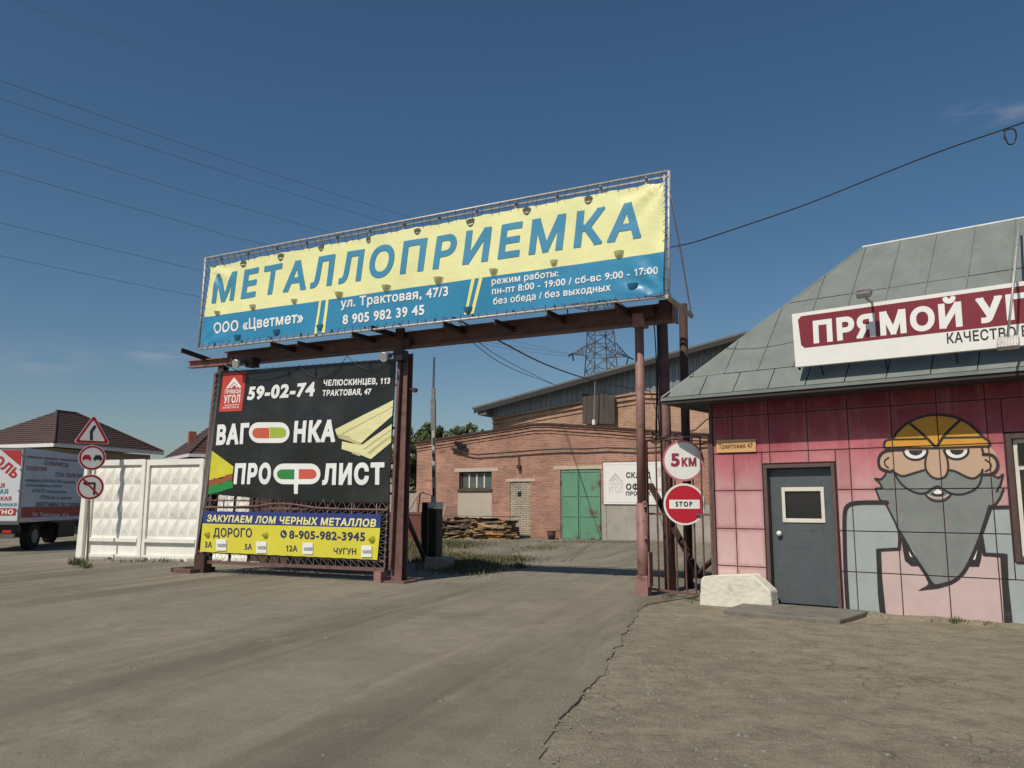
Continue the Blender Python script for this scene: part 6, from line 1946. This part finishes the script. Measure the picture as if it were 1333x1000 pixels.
mb = MB(); mb.box(-WT + .5, -WT + .65, .3, LT + 1.5, zb_ - .28, zb_ - .09); mb.box(-.65, -.5, .3, LT + 1.5, zb_ - .28, zb_ - .09); mb.box(-WT + .1, -.1, .2, .35, zb_ - .35, zb_ - .1)
mb.build('chassis', 'black_metal', tk)
mb = MB(); mb.box(-WT + .1, -.1, -.1, .0, .45, .6); mb.build('bumper', 'steel', tk)
mb = MB(); mb.box(-.45, -.18, -.12, -.101, .62, .72); mb.build('tail_light', 'lamp_red', tk)
MB().box(-.05, .0, 3.0, 4.4, .35, .9).build('side_guard', 'black_metal', tk)
MB().box(-WT + .2, -.2, 3.2, 4.2, .35, .85).build('fuel_tank', 'black_metal', tk)
for y in (1.55, LT + .9):
    for x in (-.32, -WT + .32):
        w = MB().tube([(x - .14, y, .46), (x + .14, y, .46)], .46, 22).build('wheel', 'tyre', tk, smooth=False)
        MB().tube([(x + .10, y, .46), (x + .155, y, .46)], .24, 16).build('rim', 'steel', w)
bevel(MB().box(-WT + .1, -.1, LT + .15, LT + 2.0, .5, 2.5).build('cab', 'truck_white', tk), .12, 3)
def side(s, m, a, b, cap, bb=.02, n='side_lettering'):
    o = tpx(TS, tk, s, m, (a[0] / 5.557, 560 + a[1] / 5.557), (b[0] / 5.557, 560 + b[1] / 5.557), cap, -.006, b=bb, name=n); o.rotation_euler = (0, 0, math.pi / 2); return o
side('пищевая, кормовая, техническая', 'sign_maroon', (195, 200), (560, 230), 3.2)
side('СОЛЕБРИКЕТЫ', 'sign_maroon', (318, 250), (492, 270), 5)
side('СОЛЕБЛОКИ', 'sign_maroon', (190, 290), (337, 297), 5)
side('СОЛЬ ТАБЛЕТИР', 'sign_maroon', (400, 335), (590, 347), 5)
side('мраморная РАКУШКА МЕЛ кормовой', 'truck_teal', (185, 372), (540, 388), 4)
side('полипропиленовые МЕШКИ', 'truck_teal', (185, 408), (450, 416), 3.6)
side('ШПАГАТ полипропилен', 'truck_teal', (232, 450), (482, 459), 4)
side('КОРМА для с/х животных', 'truck_teal', (293, 497), (520, 502), 4)
side('ДОСТАВКА ПО ГОРОДУ', 'ink', (258, 551), (590, 556), 5, .03)
zz0 = TS.P(22.5, 560 + 557 / 5.557, 0).z; zz1 = TS.P(22.5, 560 + 636 / 5.557, 0).z
o = MB().box(.05, LT - .05, -.005, -.001, zz1, zz0).build('red_stripe', 'truck_red', tk); o.rotation_euler = (0, 0, math.pi / 2)
o = side('Ул. Трактовая, 47 Б', 'print_white', (232, 622), (497, 628), 4.4, .02); o.location = (0.004, 0, 0)
# rear lettering
yr = -.036
def rear(s, m, x1, w, z, cap, bb=.03): return text(tk, s, m, (x1 - w, z), (x1, z), cap, yr - .003, b=bb, name='rear_lettering')
MB().prism([(-.75, zt_ - .08), (-.09, zt_ - .08), (-.09, zt_ - .62)], yr, yr + .004).build('red_corner', 'truck_red', tk)
o = text(tk, 'СОЛЬ', 'truck_red', (-1.25, zt_ - .30), (-.28, zt_ - 1.05), .32, yr - .003, b=.05, name='rear_lettering')
rear('ПИЩЕВАЯ', 'truck_red', -.55, 1.0, zb_ + 1.13, .14); rear('КОРМОВАЯ', 'truck_teal', -.42, 1.2, zb_ + .93, .15)
rear('ТЕХНИЧЕСКАЯ', 'truck_red', -.3, 1.3, zb_ + .71, .13, .02); rear('ТАБЛЕТИРОВАННАЯ', 'truck_teal', -.12, 1.7, zb_ + .52, .11, .02)
MB().box(-1.9, -.12, yr, yr + .003, zb_ + .22, zb_ + .46 + .0).build('red_field', 'truck_red', tk)
text(tk, 'БЕСПЛАТНО', 'print_white', (-1.8, zb_ + .26), (-.2, zb_ + .26), .15, yr - .004, b=.05, name='rear_lettering')

# =================================================================== houses beyond the fence
def onZ(px, py, z):
    d = ray(px, py); return CAMP + d * ((z - 1.6) / d.z)
def hip_house(label, c, l, r_, Y, zr_px, roof='house_roof', wall='house_wall', chim=None):
    Cc = atY(c[0], c[1], Y); ze = Cc.z
    Rr = onZ(r_[0], r_[1], ze) if isinstance(r_, tuple) else r_
    Ll = onZ(l[0], l[1], ze)
    u = (Rr - Cc); v = (Ll - Cc)
    # square the corner
    un = u.normalized(); vn = Vector((-un.y, un.x, 0)); lv_ = max(7.0, v.length)
    fr = Fr((Cc.x, Cc.y), math.atan2(un.y, un.x))
    Lx = u.length; Ly = lv_
    t = thing('house', fr, label, 'house')
    apex = atY(zr_px[0], zr_px[1], (fr.world((Lx / 2, Ly / 2, 0))).y)
    h = apex.z
    e = min(Lx, Ly) / 2
    rp0, rp1 = ((e, Ly / 2), (Lx - e, Ly / 2)) if Lx >= Ly else ((Lx / 2, e), (Lx / 2, Ly - e))
    rp0 = (rp0[0] - .3, rp0[1]); rp1 = (rp1[0] + .3, rp1[1])
    vs = [(0, 0, ze), (Lx, 0, ze), (Lx, Ly, ze), (0, Ly, ze), (*rp0, h), (*rp1, h)]
    faces = [(0, 1, 5, 4), (1, 2, 5), (2, 3, 4, 5), (3, 0, 4)]
    mb = MB().add(vs, faces + [(3, 2, 1, 0)]); rf = mb.build('roof', roof, t)
    # metal-tile rows as thin battens on the two visible slopes
    mb = MB()
    for k in range(1, 16):
        s = k / 16
        a = Vector(vs[0]).lerp(Vector(vs[4]), s); b = Vector(vs[1]).lerp(Vector(vs[5]), s); mb.bar(a + Vector((0, -.01, .02)), b + Vector((0, -.01, .012)), .04, .014)
        a = Vector(vs[3]).lerp(Vector(vs[4]), s); b = Vector(vs[0]).lerp(Vector(vs[4]), s)
        if (a - b).length > .2: mb.bar(a + Vector((-.01, 0, .02)), b + Vector((-.01, 0, .012)), .04, .014)
    mb.build('roof_tile_row', roof, rf)
    mb = MB()
    for a, b in ((0, 4), (1, 5), (4, 5)): mb.tube([Vector(vs[a]) + Vector((0, 0, .03)), Vector(vs[b]) + Vector((0, 0, .03))], .07, 6)
    mb.build('ridge_tiles', roof, rf)
    mb = MB(); mb.box(-.02, Lx + .02, -.03, .0, ze - .18, ze); mb.box(-.03, -.001, 0, Ly, ze - .18, ze); mb.build('eave_board', 'white_trim', t)
    MB().box(.5, Lx - .5, .5, Ly - .5, -.1, ze - .2).build('wall', wall, t)
    n = 0; x = 1.4
    while x < Lx - 1.8:
        w = MB().box(x, x + 1.1, .44, .499, ze - 1.9, ze - .6).build('window', 'white_trim', t)
        MB().box(x + .08, x + 1.02, .42, .439, ze - 1.82, ze - .68).build('pane', 'dark_glass', w); x += 2.6
    if chim:
        p = atY(chim[0], chim[1], fr.world((Lx / 2, Ly * .3, 0)).y); lp_ = fr.loc(p)
        MB().box(lp_.x - .2, lp_.x + .2, lp_.y - .2, lp_.y + .2, ze + .2, lp_.z).build('chimney', 'chimney_brick', t)
    return t
hip_house('house with brown hipped metal roof standing behind the truck and fence', (70, 577), (17, 579.5), (213, 588.5), 42, (106, 537))
hip_house('house with brown roof and brick chimney half hidden by the billboard', (246, 590.5), (204, 590), (420, 596), 46, (300, 536), wall='house_wall_dark', chim=(250.5, 562))

# =================================================================== trees behind the warehouse
def tree(px, top, Y, wpx, label, mats, seed, trunk_px=700, nclump=26):
    rn = random.Random(seed)
    base = atY(px, 690, Y); base.z = 0; t = thing('tree', Fr((base.x, base.y), 0), label, 'tree', 'trees behind the brick warehouse')
    H = atY(px, top, Y).z; Wd = wpx / F * Y
    MB().tube([(0, 0, -.2), (.1, 0, H * .3), (-.1, .1, H * .6), (0, 0, H * .85)], .22, 8, r2=.05).build('trunk', 'bark', t, smooth=True)
    mb = MB(); cl_ = []
    for k in range(nclump):
        a = rn.uniform(0, 6.28); h = rn.uniform(.18, .97); rr_ = Wd / 2 * math.sqrt(max(.05, 1 - ((h - .45) / .6) ** 2)) * rn.uniform(.3, 1)
        c = Vector((math.cos(a) * rr_, math.sin(a) * rr_, H * h)); cl_.append((c, rn.uniform(.45, 1.0) * Wd * .16))
        if k % 3 == 0: mb.tube([(0, 0, H * h * .6), c], .06, 5, r2=.02)
    mb.build('limbs', 'bark', t)
    for mi, m in enumerate(mats):
        mb = MB()
        for ci, (c, r_) in enumerate(cl_):
            if ci % len(mats) != mi: continue
            for _ in range(210):
                d = Vector((rn.gauss(0, 1), rn.gauss(0, 1), rn.gauss(0, 1))).normalized() * r_ * rn.uniform(.3, 1.25)
                p = c + d; n = Vector((rn.gauss(0, 1), rn.gauss(0, 1), rn.gauss(0, 1) + .6)).normalized(); s = rn.uniform(.05, .12)
                u = n.orthogonal().normalized() * s; w = n.cross(u).normalized() * s * .7
                mb.add([p - u, p + w, p + u, p - w], [(0, 1, 2, 3)])
        tag(mb.build('crown', m, t, recalc=False), kind=None)
    return t
tree(541, 553, 52, 52, 'dark bushy tree right behind the billboard post', ['leaf_a', 'leaf_b'], 1, nclump=44)
tree(566, 552, 56, 44, 'dark green tree behind the raised barrier boom', ['leaf_a', 'leaf_b'], 2, nclump=40)
tree(590, 556, 66, 40, 'mid green tree over the low end of the warehouse roof', ['leaf_b', 'leaf_c'], 3, nclump=36)
tree(610, 551, 68, 34, 'pale feathery tree left of the tall hall roof tip', ['leaf_c', 'leaf_b'], 4, nclump=36)
tree(629, 558, 66, 32, 'pale tree touching the roof tip of the tall hall', ['leaf_c', 'leaf_b'], 5, nclump=34)
tree(520, 560, 50, 40, 'dark tree mostly hidden behind the black banner', ['leaf_a', 'leaf_b'], 6, nclump=34)

# =================================================================== pylon and overhead wires
py_ = atY(785, 655, 150); PT = Fr((py_.x, py_.y), R(18))
pt = thing('power_pylon', PT, 'steel lattice pylon rising behind the tall hall roof', 'pylon')
def hpx(y): return atY(785, y, 150).z
ZT = hpx(330)
def hw(z): return 3.6 - (3.6 - 1.6) * min(1, z / hpx(400)) if z < hpx(400) else 1.6 - .9 * (z - hpx(400)) / (ZT - hpx(400))
lv = [0, 7, 13, 18] + [hpx(y) for y in (500, 482, 464, 450, 434, 418, 404, 390, 376, 360, 345, 330)]
lv = sorted(lv)
mb = MB()
for z0, z1 in zip(lv[:-1], lv[1:]):
    a, b = hw(z0), hw(z1)
    for sx_, sy_ in ((1, 1), (1, -1), (-1, -1), (-1, 1)): mb.bar((sx_ * a, sy_ * a, z0), (sx_ * b, sy_ * b, z1), .16)
    for (s1, s2) in (((-1, -1), (1, -1)), ((1, -1), (1, 1)), ((1, 1), (-1, 1)), ((-1, 1), (-1, -1))):
        mb.bar((s1[0] * a, s1[1] * a, z0), (s2[0] * b, s2[1] * b, z1), .09); mb.bar((s2[0] * a, s2[1] * a, z0), (s1[0] * b, s1[1] * b, z1), .09)
        mb.bar((s1[0] * b, s1[1] * b, z1), (s2[0] * b, s2[1] * b, z1), .09)
mb.build('tower', 'pylon_steel', pt)
for y, hl in ((462, 5.6), (402, 6.6), (352, 4.8)):
    z = hpx(y); 
    for s in (-1, 1):
        mb = MB(); w = hw(z)
        tip = Vector((s * hl, 0, z - .1))
        for sy_ in (-1, 1):
            mb.bar((s * w, sy_ * w, z), tip, .12); mb.bar((s * w, sy_ * w, z + 2.0), tip, .12)
            for k in range(1, 5):
                q = Vector((s * w, sy_ * w, z)).lerp(tip, k / 5); q2 = Vector((s * w, sy_ * w, z + 2.0)).lerp(tip, (k - .5) / 5); mb.bar(q, q2, .07); q3 = Vector((s * w, sy_ * w, z + 2.0)).lerp(tip, (k + .5) / 5); mb.bar(q, q3, .07)
        mb.build('cross_arm', 'pylon_steel', pt)
        MB().tube([tip, tip + Vector((s * .9, -.3, -.5))], .14, 6).tube([tip, tip + Vector((-s * .3, .3, -1.3))], .12, 6).build('insulator', 'black_metal', pt)
def wire(name, label, pts_px, Y0, Y1, r_=.02, m='black_cable', group=None, n=28, cat='wire'):
    """cable through sighted points, distance growing evenly from Y0 to Y1"""
    sm = smooth(pts_px, max(2, n // len(pts_px))); L0 = len(sm) - 1
    pts = [atY(p[0], p[1], 1 / ((1 / Y0) + (1 / Y1 - 1 / Y0) * k / L0)) for k, p in enumerate(sm)]
    o0 = pts[0].copy(); mb = MB(); mb.tube([p - o0 for p in pts], r_, 5)
    o = mb.build(name, m); o.location = o0
    return tag(o, label, cat, group)
GRP = 'thin wires crossing the left sky'
wire('overhead_wire', 'topmost long wire in the left sky, ending high behind the banner', [(-160, 48), (0, 105), (275, 200), (520, 279), (760, 352)], 75, 150, group=GRP)
wire('overhead_wire', 'second wire from the top in the left sky, close under the topmost', [(-160, 72), (0, 128), (230, 204), (504, 290), (765, 360)], 75, 150, group=GRP)
wire('overhead_wire', 'third wire from the top, reaching the banner over its left half', [(-160, 125), (0, 175), (230, 246), (430, 303), (760, 398)], 75, 150, group=GRP)
wire('overhead_wire', 'fourth wire from the top, reaching the banner near its left corner', [(-160, 176), (0, 222), (230, 287), (350, 319), (762, 402)], 75, 150, group=GRP)
wire('overhead_wire', 'second lowest wire in the left sky, meeting the banner frame edge', [(-160, 249), (0, 290), (230, 345), (300, 361), (748, 462)], 75, 150, group=GRP)
wire('overhead_wire', 'lowest wire in the left sky, ending at the banner side', [(-160, 297), (0, 333), (258, 386), (500, 425), (752, 463)], 75, 150, group=GRP)
wire('overhead_wire', 'faint short wire in the top left corner of the sky', [(-60, -34), (20, 0), (100, 32), (180, 62)], 90, 130, r_=.012, group=GRP)
wire('service_cable', 'sagging black cable under the beam running down to the hall roof', [(560, 398), (650, 444), (700, 470), (750, 489), (800, 502), (850, 510)], 19, 42, r_=.022, cat='cable')
wire('service_cable', 'upper of two thin cables under the beam dropping to the roof edge', [(575, 395), (622, 444), (660, 470), (720, 500)], 19, 41, r_=.012, cat='cable')
wire('service_cable', 'lower of two thin cables under the beam dropping to the roof edge', [(565, 400), (618, 448), (660, 477), (725, 502)], 19, 41, r_=.012, cat='cable')
wire('overhead_wire', 'faint far wire leading level to the pylon arm under the beam', [(560, 428), (650, 452), (747, 465)], 120, 150, r_=.02)
wire('service_cable', 'long sagging black cable from the banner to the upper right corner', [(872, 322), (905, 315), (960, 297), (1050, 266), (1150, 226), (1230, 195), (1300, 171), (1345, 155), (1420, 125), (1640, 62), (2100, -10)], 13.4, 9, r_=.010, cat='cable', n=60)
wire('cable_loop', 'small coil of black cable hanging near the upper right corner', [(1306, 168), (1309, 180), (1313, 188), (1320, 186), (1323, 176), (1319, 168), (1308, 171), (1307, 182)], 9.4, 9.4, r_=.009, cat='cable', n=40)

# =================================================================== finish: put every thing's Empty at its base
bpy.data.objects.remove(_fo)
bpy.context.view_layer.update()
for o in list(C.objects):
    if o.type == 'EMPTY' and o.parent is None and o.children:
        lo = Vector((1e9,) * 3); hi = Vector((-1e9,) * 3)
        for c in o.children:
            for bc in c.bound_box:
                p = c.matrix_local @ Vector(bc)
                lo = Vector(map(min, lo, p)); hi = Vector(map(max, hi, p))
        off = Vector(((lo.x + hi.x) / 2, (lo.y + hi.y) / 2, lo.z if lo.z > .4 else 0))
        for c in o.children: c.location = c.location - off
        o.location = o.location + Matrix.Rotation(o.rotation_euler.z, 3, 'Z') @ off
